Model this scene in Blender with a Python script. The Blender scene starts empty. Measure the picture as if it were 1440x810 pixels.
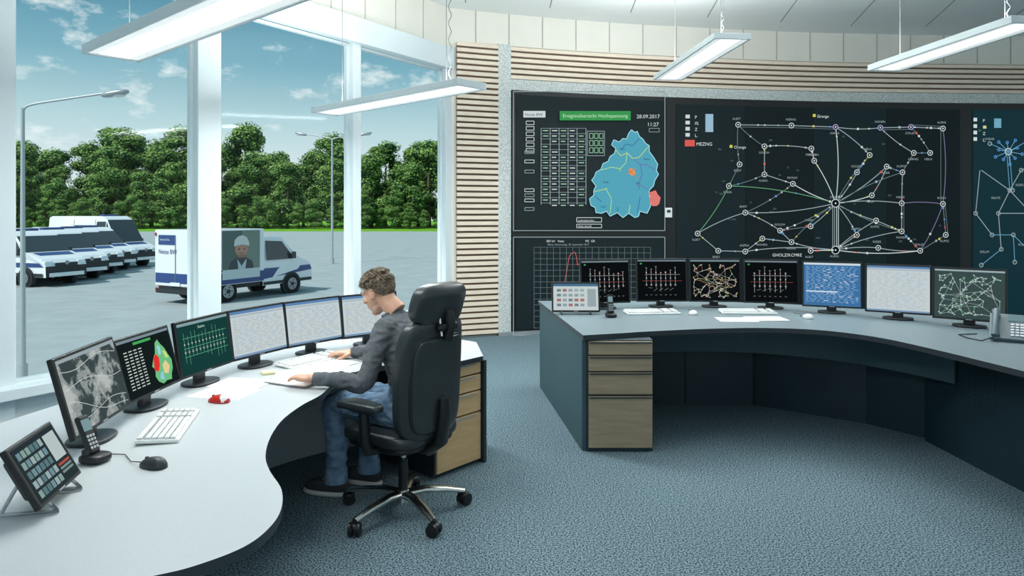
import bpy,bmesh,math,random
from mathutils import Vector,Matrix,Euler,noise
R=random.Random(5)
D=bpy.data; C=bpy.context; SC=C.scene
V=Vector
CAMH=1.65; F=960.0; HZ=300.0

# ---------------------------------------------------------------- materials
def lin(c):
    c=c/255.0
    return c/12.92 if c<=.04045 else ((c+.055)/1.055)**2.4
def rgb(t): return (lin(t[0]),lin(t[1]),lin(t[2]),1)
def M(name,col,rough=.6,metal=0,noise_=None,bump=None,col2=None,coat=0,spec=.5,detail=4):
    m=D.materials.new(name); m.use_nodes=True
    nt=m.node_tree; p=nt.nodes['Principled BSDF']
    p.inputs['Base Color'].default_value=rgb(col); p.inputs['Roughness'].default_value=rough
    p.inputs['Metallic'].default_value=metal
    p.inputs['Specular IOR Level'].default_value=spec
    if coat: p.inputs['Coat Weight'].default_value=coat
    tc=nt.nodes.new('ShaderNodeTexCoord')
    if noise_:
        n=nt.nodes.new('ShaderNodeTexNoise'); n.inputs['Scale'].default_value=noise_[0]; n.inputs['Detail'].default_value=detail
        mp=nt.nodes.new('ShaderNodeMapping')
        if len(noise_)>2: mp.inputs['Scale'].default_value=noise_[2]
        nt.links.new(tc.outputs['Object'],mp.inputs[0]); nt.links.new(mp.outputs[0],n.inputs['Vector'])
        r=nt.nodes.new('ShaderNodeValToRGB')
        r.color_ramp.elements[0].position=.5-noise_[1]; r.color_ramp.elements[1].position=.5+noise_[1]
        r.color_ramp.elements[0].color=rgb(col2 or col); r.color_ramp.elements[1].color=rgb(col)
        nt.links.new(n.outputs['Fac'],r.inputs[0]); nt.links.new(r.outputs[0],p.inputs['Base Color'])
    if bump:
        n=nt.nodes.new('ShaderNodeTexNoise'); n.inputs['Scale'].default_value=bump[0]; n.inputs['Detail'].default_value=3
        nt.links.new(tc.outputs['Object'],n.inputs['Vector'])
        b=nt.nodes.new('ShaderNodeBump'); b.inputs['Strength'].default_value=bump[1]; b.inputs['Distance'].default_value=bump[2] if len(bump)>2 else .005
        nt.links.new(n.outputs['Fac'],b.inputs['Height']); nt.links.new(b.outputs[0],p.inputs['Normal'])
    return m
_E={}
def E(col,s=1.0):
    k=(col,s)
    if k in _E: return _E[k]
    m=D.materials.new('glow_%d_%d_%d'%col); m.use_nodes=True; nt=m.node_tree
    nt.nodes.remove(nt.nodes['Principled BSDF'])
    e=nt.nodes.new('ShaderNodeEmission'); e.inputs[0].default_value=rgb(col); e.inputs[1].default_value=s
    nt.links.new(e.outputs[0],nt.nodes['Material Output'].inputs[0]); _E[k]=m
    return m

# ---------------------------------------------------------------- mesh builder
class B:
    def __init__(s,name): s.n=name;s.v=[];s.f=[];s.m=[];s.s=[];s.mats=[];s.T=Matrix.Identity(4)
    def mi(s,mat):
        if mat not in s.mats: s.mats.append(mat)
        return s.mats.index(mat)
    def add(s,vs,fs,mat,smooth=False):
        o=len(s.v); s.v+= [s.T@V(v) for v in vs]
        k=s.mi(mat)
        for f in fs: s.f.append([i+o for i in f]); s.m.append(k); s.s.append(smooth)
    def box(s,c,sz,mat,rz=0,bev=0,rot=None):
        Rm=rot if rot is not None else Matrix.Rotation(rz,3,'Z')
        if bev<=0:
            vs=[Rm@V((x*sz[0]/2,y*sz[1]/2,z*sz[2]/2))+V(c) for x in(-1,1) for y in(-1,1) for z in(-1,1)]
            s.add(vs,[[0,1,3,2],[4,6,7,5],[0,4,5,1],[2,3,7,6],[0,2,6,4],[1,5,7,3]],mat); return
        bm=bmesh.new(); bmesh.ops.create_cube(bm,size=1)
        for v in bm.verts: v.co=V((v.co.x*sz[0],v.co.y*sz[1],v.co.z*sz[2]))
        bmesh.ops.bevel(bm,geom=bm.edges[:],offset=bev,segments=2,affect='EDGES',profile=.5)
        vs=[Rm@v.co+V(c) for v in bm.verts]; bm.verts.index_update()
        fs=[[v.index for v in f.verts] for f in bm.faces]; bm.free()
        s.add(vs,fs,mat,False)
    def tube(s,path,rad,mat,n=10,cap=True,flat=1.0,smooth=True,up=None):
        path=[V(p) for p in path]
        if not hasattr(rad,'__len__'): rad=[rad]*len(path)
        vs=[];fs=[]
        ref=V(up) if up else V((0,0,1))
        t0=(path[1]-path[0]).normalized()
        if abs(t0.dot(ref))>.95: ref=V((1,0,0))
        for i,p in enumerate(path):
            t=(path[min(i+1,len(path)-1)]-path[max(i-1,0)]).normalized()
            a=t.cross(ref)
            if a.length<1e-4: a=t.cross(V((0,1,0)))
            a.normalize(); bb=a.cross(t).normalized()
            ref=bb
            for k in range(n):
                an=2*math.pi*k/n
                vs.append(p+a*math.cos(an)*rad[i]+bb*math.sin(an)*rad[i]*flat)
        for i in range(len(path)-1):
            for k in range(n):
                fs.append([i*n+k,i*n+(k+1)%n,(i+1)*n+(k+1)%n,(i+1)*n+k])
        s.add(vs,fs,mat,smooth)
        if cap: s.add(vs[:n],[list(range(n))[::-1]],mat); s.add(vs[-n:],[list(range(n))],mat)
    def cyl(s,p,q,r,mat,n=16,r2=None,smooth=True): s.tube([p,q],[r,r if r2 is None else r2],mat,n,smooth=smooth)
    def prism(s,poly,z0,z1,mt,ms=None,mb=None):
        n=len(poly); 
        lo=[(p[0],p[1],z0) for p in poly]; hi=[(p[0],p[1],z1) for p in poly]
        s.add(hi,[list(range(n))],mt); s.add(lo,[list(range(n))[::-1]],mb or ms or mt)
        s.add(lo+hi,[[i,(i+1)%n,n+(i+1)%n,n+i] for i in range(n)],ms or mt)
    def sell(s,c,r,mat,e1=1,e2=1,n=16,m=28,rot=None,fn=None):
        def pw(x,e): return math.copysign(abs(x)**e,x)
        vs=[];fs=[]
        for i in range(1,n):
            a=-math.pi/2+math.pi*i/n
            for j in range(m):
                b=2*math.pi*j/m
                vs.append(V((r[0]*pw(math.cos(a),e1)*pw(math.cos(b),e2),r[1]*pw(math.cos(a),e1)*pw(math.sin(b),e2),r[2]*pw(math.sin(a),e1))))
        bo=len(vs);vs.append(V((0,0,-r[2])));vs.append(V((0,0,r[2])))
        for i in range(n-2):
            for j in range(m): fs.append([i*m+j,i*m+(j+1)%m,(i+1)*m+(j+1)%m,(i+1)*m+j])
        for j in range(m):
            fs.append([bo,(j+1)%m,j]); fs.append([bo+1,(n-2)*m+j,(n-2)*m+(j+1)%m])
        if fn: vs=[V(fn(v)) for v in vs]
        if rot is not None: vs=[rot@v for v in vs]
        s.add([v+V(c) for v in vs],fs,mat,True)
    def loft(s,rings,mat,n=20,cap=True):
        vs=[];fs=[]
        for (c,u,w,ru,rv) in rings:
            for k in range(n):
                a=2*math.pi*k/n; vs.append(V(c)+V(u)*math.cos(a)*ru+V(w)*math.sin(a)*rv)
        for i in range(len(rings)-1):
            for k in range(n): fs.append([i*n+k,i*n+(k+1)%n,(i+1)*n+(k+1)%n,(i+1)*n+k])
        if cap: fs.append(list(range(n))[::-1]); fs.append([(len(rings)-1)*n+k for k in range(n)])
        s.add(vs,fs,mat,True)
    # 2-D drawing through a mapping function
    def line(s,mp,p,q,w,mat,seg=25):
        dx,dy=q[0]-p[0],q[1]-p[1]; L=math.hypot(dx,dy)
        if L<1e-6: return
        nx,ny=-dy/L*w/2,dx/L*w/2; k=max(1,int(L/seg)+1); vs=[]
        for i in range(k+1):
            t=i/k; x=p[0]+dx*t;y=p[1]+dy*t
            vs+= [mp(x+nx,y+ny),mp(x-nx,y-ny)]
        s.add(vs,[[2*i,2*i+1,2*i+3,2*i+2] for i in range(k)],mat)
    def poly(s,mp,pts,mat): s.add([mp(*p) for p in pts],[list(range(len(pts)))],mat)
    def rect(s,mp,x0,y0,x1,y1,mat): s.line(mp,(x0,(y0+y1)/2),(x1,(y0+y1)/2),abs(y1-y0),mat)
    def frame(s,mp,x0,y0,x1,y1,w,mat):
        for a,b in (((x0,y0),(x1,y0)),((x1,y0),(x1,y1)),((x1,y1),(x0,y1)),((x0,y1),(x0,y0))): s.line(mp,a,b,w,mat)
    def disc(s,mp,x,y,r,mat,n=14): s.poly(mp,[(x+r*math.cos(2*math.pi*k/n),y+r*math.sin(2*math.pi*k/n)) for k in range(n)],mat)
    def ring(s,mp,x,y,r,w,mat,n=16):
        vs=[]
        for k in range(n):
            a=2*math.pi*k/n; vs+=[mp(x+(r-w/2)*math.cos(a),y+(r-w/2)*math.sin(a)),mp(x+(r+w/2)*math.cos(a),y+(r+w/2)*math.sin(a))]
        s.add(vs,[[2*k,2*k+1,(2*k+3)%(2*n),(2*k+2)%(2*n)] for k in range(n)],mat)
    def text(s,mp,x,y,size,body,mat,align='LEFT'):
        cu=D.curves.new('t','FONT'); cu.body=body; cu.size=size; cu.align_x=align; cu.resolution_u=2
        o=D.objects.new('t',cu); SC.collection.objects.link(o); C.view_layer.update()
        dg=C.evaluated_depsgraph_get(); me=o.evaluated_get(dg).to_mesh()
        s.add([mp(x+v.co.x,y-v.co.y) for v in me.vertices],[list(p.vertices) for p in me.polygons],mat)
        o.evaluated_get(dg).to_mesh_clear(); D.objects.remove(o); D.curves.remove(cu)
    def build(s,parent=None,bevel=0,name=None,origin=None,weld=False):
        me=D.meshes.new(s.n)
        org=V(origin) if origin else V((0,0,0))
        me.from_pydata([tuple(v-org) for v in s.v],[],s.f)
        for m in s.mats: me.materials.append(m)
        me.polygons.foreach_set('material_index',s.m); me.polygons.foreach_set('use_smooth',s.s); me.update()
        o=D.objects.new(s.n,me); SC.collection.objects.link(o); o.location=org
        if parent: o.parent=parent
        if weld: wmod=o.modifiers.new('w','WELD'); wmod.merge_threshold=.0008
        if bevel:
            b=o.modifiers.new('b','BEVEL'); b.width=bevel; b.segments=2; b.limit_method='ANGLE'; b.angle_limit=math.radians(40)
        return o
def empty(name,loc=(0,0,0)):
    e=D.objects.new(name,None); SC.collection.objects.link(e); e.empty_display_size=.1; return e
def TR(x,y,z,ang): return Matrix.Translation((x,y,z))@Matrix.Rotation(ang,4,'Z')
def cr(pts,n=8,closed=False):
    out=[];P=[V(p) for p in pts];L=len(P)
    rng=L if closed else L-1
    for i in range(rng):
        p0=P[(i-1)%L] if closed or i>0 else P[0]; p1=P[i];p2=P[(i+1)%L]; p3=P[(i+2)%L] if closed or i+2<L else P[-1]
        for k in range(n):
            t=k/n
            out.append(.5*((2*p1)+(-p0+p2)*t+(2*p0-5*p1+4*p2-p3)*t*t+(-p0+3*p1-3*p2+p3)*t**3))
    if not closed: out.append(P[-1])
    return out
def remesh(b,vox,sm,matfn,mats,name,parent,disp=None):
    o=b.build(name=name)
    md=o.modifiers.new('r','REMESH'); md.mode='VOXEL'; md.voxel_size=vox; md.use_smooth_shade=True
    if sm: s2=o.modifiers.new('s','SMOOTH'); s2.factor=.6; s2.iterations=sm
    C.view_layer.update(); dg=C.evaluated_depsgraph_get()
    me=D.meshes.new_from_object(o.evaluated_get(dg)); old=o.data
    me.materials.clear()
    for m in mats: me.materials.append(m)
    o.modifiers.clear(); o.data=me; D.meshes.remove(old); me.name=name
    if disp:
        for v in me.vertices: v.co+=disp(v.co,v.normal)
    for p in me.polygons: p.material_index=matfn(p.center); p.use_smooth=True
    me.update(); o.parent=parent
    return o

# ---------------------------------------------------------------- palette
white=M('white_paint',(228,234,236),.55,noise_=(2,.3),col2=(220,228,230))
frame_w=M('window_frame_white',(226,235,238),.4,noise_=(1.5,.4),col2=(216,227,231))
panelw=M('panel_cream',(238,234,224),.6,noise_=(3,.4),col2=(230,226,216))
ceilm=M('ceiling_white',(240,243,242),.7,noise_=(1,.4),col2=(234,238,238))
seam=M('seam_grey',(120,126,126),.8)
seam_w=M('panel_joint',(176,174,166),.8)
carpet=M('carpet_blue_grey',(140,162,170),.95,noise_=(115,.10),col2=(34,54,68),spec=.1,detail=5)
wood_l=M('slat_wood',(246,230,212),.55,noise_=(6,.3,(1,1,12)),col2=(230,210,188))
slatback=M('slat_backing',(112,92,78),.8)
perf=M('perforated_panel',(222,225,222),.5,noise_=(70,.06),col2=(182,187,186))
desk_g=M('desk_top_light_grey',(192,197,199),.42,noise_=(250,.3),col2=(180,185,188))
desk_d=M('desk_top_slate',(122,138,144),.45,noise_=(200,.3),col2=(108,123,130))
edge_d=M('desk_edge_dark',(44,52,58),.45)
panel_g=M('desk_panel_grey',(190,196,198),.5,noise_=(4,.4),col2=(180,187,190))
panel_t=M('desk_panel_teal',(26,52,62),.5,noise_=(3,.4),col2=(21,44,53))
panel_t2=M('desk_panel_slate',(58,86,93),.55,noise_=(3,.4),col2=(50,75,82))
wood_o=M('oak_drawer',(228,188,140),.45,noise_=(5,.3,(1,1,9)),col2=(204,163,116))
wood_g=M('oak_drawer_grey',(172,152,124),.45,noise_=(5,.3,(1,1,9)),col2=(142,124,100))
black=M('black_plastic',(20,22,24),.4)
dark=M('dark_grey_plastic',(44,48,52),.45)
leather=M('black_leather',(46,52,54),.34,bump=(120,.25,.003),spec=.6)
leather2=M('leather_piping',(22,24,25),.5)
alu=M('polished_aluminium',(205,205,200),.22,1)
silver=M('silver_plastic',(170,175,180),.35,.4)
keyw=M('keyboard_white',(232,234,232),.5)
keyg=M('keyboard_gap_grey',(128,134,138),.6)
paper=M('paper',(246,248,248),.8)
ink=M('ink',(130,134,140),.9)
redp=M('red_plastic',(190,40,35),.35)
glassm=D.materials.new('window_glass'); glassm.use_nodes=True
nt=glassm.node_tree; nt.nodes.remove(nt.nodes['Principled BSDF'])
tr=nt.nodes.new('ShaderNodeBsdfTransparent'); gl=nt.nodes.new('ShaderNodeBsdfGlossy'); gl.inputs['Roughness'].default_value=.05
mx=nt.nodes.new('ShaderNodeMixShader'); mx.inputs[0].default_value=.006
tr.inputs[0].default_value=(.97,.995,.99,1)
nt.links.new(tr.outputs[0],mx.inputs[1]); nt.links.new(gl.outputs[0],mx.inputs[2]); nt.links.new(mx.outputs[0],nt.nodes['Material Output'].inputs[0])
aerm=D.materials.new('aerial_photo_display'); aerm.use_nodes=True
nt=aerm.node_tree; nt.nodes.remove(nt.nodes['Principled BSDF'])
tc=nt.nodes.new('ShaderNodeTexCoord'); n1=nt.nodes.new('ShaderNodeTexNoise'); n1.inputs['Scale'].default_value=9; n1.inputs['Detail'].default_value=9; n1.inputs['Roughness'].default_value=.6; n1.inputs['Distortion'].default_value=.2
r1=nt.nodes.new('ShaderNodeValToRGB'); ee=r1.color_ramp.elements; ee[0].position=.44; ee[0].color=rgb((58,70,72)); ee[1].position=.60; ee[1].color=rgb((178,184,182))
for ps,c_ in ((.485,(84,98,98)),(.50,(150,158,156)),(.53,(134,143,142))): q=ee.new(ps); q.color=rgb(c_)
em=nt.nodes.new('ShaderNodeEmission'); nt.links.new(tc.outputs['Object'],n1.inputs['Vector']); nt.links.new(n1.outputs['Fac'],r1.inputs[0]); nt.links.new(r1.outputs[0],em.inputs[0]); nt.links.new(em.outputs[0],nt.nodes['Material Output'].inputs[0])

# ---------------------------------------------------------------- room geometry
wall_pts=[(-.86,8.99),(0,9.3),(1.1,9.62),(2.27,9.88),(4.6,10.25),(7.8,10.45),(11,10.4)]
WC=[p.to_2d() for p in cr([(a,b,0) for a,b in wall_pts],14)]
WPX=[720+F*p.x/p.y for p in WC]
def wall_at(px):
    for i in range(len(WC)-1):
        if WPX[i]<=px<=WPX[i+1] or i==len(WC)-2:
            t=(px-WPX[i])/(WPX[i+1]-WPX[i]); return WC[i].lerp(WC[i+1],t)
def WM(off):
    def f(px,py):
        p=wall_at(px); z=CAMH+(HZ-py)*p.y/F; k=1-off/p.length
        return V((p.x*k,p.y*k,z))
    return f
def yat(x):
    if x<=WC[0].x: return WC[0].copy()
    for i in range(len(WC)-1):
        if x<=WC[i+1].x:
            t=(x-WC[i].x)/(WC[i+1].x-WC[i].x); return WC[i].lerp(WC[i+1],t)
    return WC[-1].copy()
def strip(b,x0,x1,z0,z1,off,th,mat):
    idx=[p for p in WC if x0+.004<p.x<x1-.004]
    pts=[yat(x0)]+idx+[yat(x1)]
    fr=[];bk=[]
    for i,p in enumerate(pts):
        t=(pts[min(i+1,len(pts)-1)]-pts[max(i-1,0)]).normalized(); n=V((t.y,-t.x))
        fr.append(p+n*(off+th)); bk.append(p+n*off)
    n=len(pts)
    vs=[(q.x,q.y,z0) for q in fr]+[(q.x,q.y,z1) for q in fr]+[(q.x,q.y,z0) for q in bk]+[(q.x,q.y,z1) for q in bk]
    fs=[]
    for i in range(n-1):
        fs+=[[i,i+1,n+i+1,n+i],[n+i,n+i+1,3*n+i+1,3*n+i],[2*n+i,2*n+i+1,i+1,i],[3*n+i,3*n+i+1,2*n+i+1,2*n+i]]
    fs+=[[0,n,3*n,2*n],[n-1,2*n+n-1,3*n+n-1,n+n-1]]
    b.add(vs,fs,mat)
ZC=4.36
wd=V((-.553,-.833)); WF=V((-.84,9.02)); wn=V((.833,-.553))
def wp(s,off=0): return WF+wd*s+wn*off
floor_poly=[tuple(p) for p in WC]+[(11,-4.5),tuple(wp(16.2))]
b=B('floor'); b.prism(floor_poly,-.12,0,carpet,edge_d); b.build()
b=B('ceiling'); b.prism(floor_poly,ZC,ZC+.15,ceilm)
for i,x in enumerate([-.6,.5,1.6,2.7,3.8,4.9,6.0,7.1,8.2]):   # radial joints between the ceiling boards
    p0=V((x*.55+.3,2.0)); p1=V((x,8.9+min(x,5)*.2))
    dv=(p1-p0); nn=V((-dv.y,dv.x)).normalized()*.006
    b.add([(p0.x+nn.x,p0.y+nn.y,ZC-.002),(p1.x+nn.x,p1.y+nn.y,ZC-.002),(p1.x-nn.x,p1.y-nn.y,ZC-.002),(p0.x-nn.x,p0.y-nn.y,ZC-.002)],[[0,1,2,3]],seam)
b.build()
b=B('wall_back'); strip(b,-.86,10.9,0,ZC,-.15,.15,panelw)
for px in range(669,1500,47):
    p=wall_at(px); b.box((p.x,p.y-.004,4.15),(.010,.012,.42),seam_w)
b.build()
# slatted cladding
b=B('trim_slat_cladding')
strip(b,-.74,-.2,.02,3.9,.005,.015,slatback)
strip(b,-.03,10.9,3.47,3.92,.005,.015,slatback)
for i in range(51):
    z=.04+i*.0765; strip(b,-.74,-.2,z,z+.048,.02,.035,wood_l)
for i in range(6):
    z=3.475+i*.0765; strip(b,-.03,10.9,z,z+.048,.02,.035,wood_l)
b.build()
b=B('trim_perforated_panel'); strip(b,-.2,-.03,0,3.93,.005,.05,perf); strip(b,-.03,10.9,3.32,3.47,.005,.04,perf); b.build()
b=B('baseboard_back'); strip(b,-.2,10.9,0,.05,.0,.07,silver); b.build()

# window wall
def wbox(b,s0,s1,z0,z1,o0,o1,mat,bev=0):
    c=wp((s0+s1)/2,(o0+o1)/2); b.box((c.x,c.y,(z0+z1)/2),(s1-s0,o1-o0,z1-z0),mat,rz=math.atan2(wd.y,wd.x),bev=bev)
b=B('wall_left')
wbox(b,0,16,0,.40,-.25,0,white); wbox(b,0,16,3.62,ZC,-.25,0,panelw); wbox(b,7.3,16,.4,3.62,-.25,0,white)
for s in [.5,1.0,1.5,2.0,2.5,3.0,3.5,4.0]: wbox(b,s,s+.010,3.84,ZC,0,.004,seam_w)
b.build()
b=B('trim_window_posts')
for s0,s1 in ((-.04,.10),(1.60,1.72),(3.33,3.56),(4.95,5.3),(7.1,7.4)):
    wbox(b,s0,s1,0,3.8,-.10,.04,frame_w,.008)
wbox(b,-.0,8,3.54,3.82,0,.1,frame_w,.006)
wbox(b,0,8,.34,.42,-.02,.14,frame_w,.006)
b.build()
for i,(s0,s1) in enumerate(((.10,1.60),(1.72,3.33),(3.56,4.95),(5.3,7.1))):
    b=B('window_%d'%(i+1)); t=.028
    wbox(b,s0,s1,.42,.42+t,-.08,-.03,frame_w); wbox(b,s0,s1,3.54-t,3.54,-.08,-.03,frame_w)
    wbox(b,s0,s0+t,.42,3.54,-.08,-.03,frame_w); wbox(b,s1-t,s1,.42,3.54,-.08,-.03,frame_w)
    wbox(b,s0+t,s1-t,.42+t,3.54-t,-.06,-.05,glassm)
    b.build()

# ---------------------------------------------------------------- video wall
scr=D.materials.new('video_wall_screen'); scr.use_nodes=True
p=scr.node_tree.nodes['Principled BSDF']; p.inputs['Base Color'].default_value=rgb((6,10,12)); p.inputs['Roughness'].default_value=.6
p.inputs['Specular IOR Level'].default_value=.25
p.inputs['Emission Color'].default_value=rgb((18,36,40)); p.inputs['Emission Strength'].default_value=.65
scr2=scr.copy(); scr2.name='video_wall_screen_b'; scr2.node_tree.nodes['Principled BSDF'].inputs['Emission Color'].default_value=rgb((12,26,30))
scr3=scr.copy(); scr3.name='video_wall_screen_c'; scr3.node_tree.nodes['Principled BSDF'].inputs['Emission Color'].default_value=rgb((12,52,62))
b=B('video_wall')
strip(b,-.02,10.8,.05,3.32,.01,.06,black)
def px2x(px): return wall_at(px).x
strip(b,px2x(723),px2x(934),1.40,3.26,.07,.012,scr)
strip(b,px2x(723),px2x(934),.08,1.33,.07,.012,scr)
strip(b,px2x(948),px2x(1044),.08,3.22,.07,.012,scr)
strip(b,px2x(1044.5),px2x(1140),.08,3.22,.07,.012,scr2)
strip(b,px2x(1140.5),px2x(1242),.08,3.22,.07,.012,scr)
strip(b,px2x(1242.5),px2x(1345),.08,3.22,.07,.012,scr2)
strip(b,px2x(1363),10.7,.08,3.22,.07,.012,scr3)
m1=WM(.128); m2=WM(.132); m3=WM(.136); m4=WM(.140)
W_=E((205,215,215)); G_=E((96,156,112)); GY=E((150,166,170)); GD=E((98,115,120)); RD=E((215,92,86)); BL=E((90,150,215)); CY=E((84,164,186)); YL=E((205,200,90)); PU=E((116,114,144)); OR=E((228,150,84)); DK=E((40,70,78))
b.frame(m1,722,131,935,324,1.0,GY); b.frame(m1,722,333,935,469,1.0,GY)
b.rect(m1,787,158,887,171,E((60,150,82))); b.text(m2,837,167,7.0,'Ereignisübersicht Hochspannung',E((190,230,190)),'CENTER')
b.rect(m1,736,158,767,167,W_); b.text(m2,738,165,5.8,'Netze BW',E((40,60,120)))
b.text(m1,895,168,7.4,'28.09.2017',W_); b.text(m1,910,179,7.4,'11:27',W_); b.frame(m1,913,182,927,187,.7,GY)
for r in range(6): b.frame(m1,740,172+r*7.6,751,177+r*7.6,.8,W_)
for k,y in enumerate((213,226,240,266,273,280,292)): b.frame(m1,738,y,751,y+4,.8,W_ if k%2 else GY)
for c in range(6): b.line(m1,(761+c*12.6,182),(761+c*12.6,288),.9,GY)
for r in range(15):
    y=183+r*7.4; b.line(m1,(761,y-1),(824,y-1),.5,GY)
    for c in range(5):
        if R.random()<.8: b.rect(m1,763.5+c*12.6,y+1.6,769.5+c*12.6+R.random()*2,y+3.0,W_ if c%2 else E((150,200,165)))
for k in range(3):
    for j in range(3): b.frame(m1,829+j*7,189+k*10,834+j*7,196+k*10,.8,E((150,200,165)))
b.frame(m1,826,186,850,220,.8,GY)
mp=[(888,184),(893,188),(896,186),(899,193),(904,197),(908,203),(913,206),(913,214),(919,222),(925,232),(923,240),(926,246),(921,254),(919,262),(913,268),(913,276),(917,283),(914,292),(910,300),(900,297),(898,304),(893,306),(884,300),(876,306),(868,299),(858,304),(853,297),(846,300),(838,299),(837,292),(831,289),(829,280),(835,275),(835,268),(838,262),(832,254),(836,249),(838,243),(845,239),(848,231),(855,228),(858,221),(864,217),(866,210),(860,205),(863,198),(871,201),(876,196),(881,197),(884,189)]
b.poly(m1,mp,CY)
for i in range(len(mp)): b.line(m2,mp[i],mp[(i+1)%len(mp)],1.0,E((170,225,235)))
for pl,c in ((((866,212),(873,220),(882,216),(890,224),(899,222),(912,207)),(190,215,120)),(((882,216),(880,230),(872,238),(860,236),(845,240)),(170,220,140)),(((872,238),(874,252),(866,262),(852,266),(836,270)),(190,215,120)),(((890,224),(900,232),(910,233),(922,240)),(110,110,180)),(((874,252),(884,262),(880,276),(886,290),(884,300)),(190,215,120)),(((884,262),(898,260),(913,268)),(110,110,180)),(((852,266),(860,280),(858,300)),(170,220,140)),(((900,232),(903,245),(898,260)),(90,110,180)),(((846,284),(836,276)),(60,110,160)),(((866,262),(870,280),(868,298)),(60,110,160)),(((899,196),(890,206),(880,204),(874,212)),(60,110,160)),(((860,280),(872,276),(880,276)),(60,110,160)),(((898,260),(900,280),(896,300)),(60,110,160))):
    for i in range(len(pl)-1): b.line(m2,pl[i],pl[i+1],1.0,E(c))
b.poly(m2,[(884,239),(888,237),(892,240),(894,245),(889,248),(885,245)],OR); b.line(m3,(884,240),(896,251),.8,E((215,100,70))); b.line(m3,(881,246),(894,237),.7,E((215,100,70)))
b.poly(m2,[(912,272),(916,270),(922,268),(925,274),(929,278),(927,287),(923,290),(918,290),(913,286),(914,279)],E((220,124,116)))
for t in ((872,212,'Mos'),(848,258,'Freiburg'),(905,226,'Aalen'),(866,288,'Donau'),(892,278,'Ulm'),(886,259,'Stuttgart'),(845,292,'Loer')): b.text(m2,t[0],t[1],4,t[2],E((20,50,60)))
b.frame(m1,811,306,846,312,.8,W_); b.frame(m1,811,315,846,320,.8,W_)
b.text(m1,813,311,3.8,'Ladungsmodus',W_); b.text(m1,813,319,3.8,'Netz aktuell',W_)
# lower trend panel
b.text(m1,768,340,4.4,'380 kV   Netz',W_); b.text(m1,823,340,4.4,'MS  GR',W_); b.text(m1,770,344.5,3.6,'Bilanz, Donnerstag, 28. September 2017',GY)
for k in range(19): b.line(m1,(751+k*9.1,347),(751+k*9.1,460),.6,GD)
for k in range(15): b.line(m1,(751,347+k*8),(915,347+k*8),.55,GD)
cv=[(786,404),(794,396),(797,380),(800,362),(803,356),(809,354),(811,362),(812,372),(818,367),(826,372)]
for i in range(len(cv)-1): b.line(m2,cv[i],cv[i+1],.9,E((190,98,90)))
# network diagram legends
for k in range(4): b.rect(m1,964,163+k*8.5,970,168+k*8.5,W_); b.text(m1,977,168.5+k*8.5,6,['P','I%','Z','L.'][k],W_)
b.rect(m1,992,162,1003,187,E((150,185,205))); b.rect(m1,963,198,977,207,RD); b.text(m1,979,206,6.6,'MEZNG',W_)
for (x,y) in ((1026,205),(1143,162),(1383,178)): b.rect(m1,x,y,x+4,y+4,YL)
b.text(m1,1032,210,5.6,'Orange',W_); b.text(m1,1149,167,5.6,'Grange',W_); b.text(m1,1086,360,6,'GHOLZ/KCMRE',W_); b.text(m1,1106,368,4.8,'HON',W_)
H1=(1175,286);H2=(1175,351)
N={'a':(1038,177),'b':(1075,207),'c':(1113,178),'d':(1175,180),'e':(1238,181),'f':(1281,180),'g':(1326,182),'h':(1141,210),'i':(1223,219),'j':(1247,235),'k':(1269,243),'l':(1025,262),'m':(1048,299),'n':(981,328),'o':(1097,324),'p':(1113,340),'q':(1048,353),'r':(1268,325),'s':(1294,352),'t':(1075,246),'u':(1115,259),'v':(1226,275),'w':(1268,286),'x':(1232,310),'y':(1326,287),'z':(1010,352),'A':(1140,352),'B':(1205,243),'D':(1285,216),'Ee':(1205,330),'G':(1072,335),'J':(1145,227),'K':(1308,216),'L':(1235,348),'M':(1330,330),'O':(1140,318),'Q':(1040,232)}
N['H']=H1;N['I']=H2
def edge(a,c_,col,w=1.05):
    (x0,y0),(x1,y1)=N[a],N[c_]
    L_=math.hypot(x1-x0,y1-y0); bow=(0 if L_<45 else .035*L_*(1 if (ord(a[0])+ord(c_[0]))%2 else -1))
    if a in 'acef' and c_ in 'cdfg': bow=0
    nx,ny=-(y1-y0)/L_,(x1-x0)/L_; ps=[]
    for i in range(9):
        t=i/8; q=4*t*(1-t)*bow; ps.append((x0+(x1-x0)*t+nx*q,y0+(y1-y0)*t+ny*q))
    n_=8 if bow else 1
    if n_==1: b.line(m1,(x0,y0),(x1,y1),w,col)
    else:
        for i in range(8): b.line(m1,ps[i],ps[i+1],w,col)
    CURV[(a,c_)]=ps
CURV={}
for a,c_,col in (('a','c',GY),('c','d',GY),('d','e',GY),('e','f',GY),('f','g',GY),('a','b',GD),('b','h',GY),('b','t',GY),('t','u',GY),('u','H',W_),('l','H',G_),('l','n',G_),('m','n',GY),('m','H',GY),('m','o',GY),('o','p',GY),('p','I',GY),('q','G',GY),('G','p',GY),('q','I',GY),('z','q',GY),('n','z',GY),('A','I',W_),('h','J',W_),('J','H',W_),('d','H',W_),('i','d',GY),('j','H',GY),('j','v',GY),('v','H',W_),('k','w',GY),('w','H',GY),('w','r',GY),('r','I',GY),('x','r',GY),('x','I',GY),('s','I',W_),('r','s',GD),('e','D',GY),('D','k',GD),('w','y',PU),('g','y',PU),('y','s',PU),('Ee','H',GY),('Ee','I',GY),('k','j',PU),('B','H',GY),('B','i',GD),('K','f',GD),('K','D',GD),('L','I',GY),('L','s',GY),('M','y',GD),('M','s',GD),('O','H',GY),('O','o',GD),('Q','a',GD),('Q','l',GD),('t','l',GD),('u','m',GD),('o','H',GD),('p','H',GD),('i','H',GD),('k','H',GD),('x','H',GY),('r','H',GD)): edge(a,c_,col)
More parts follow.
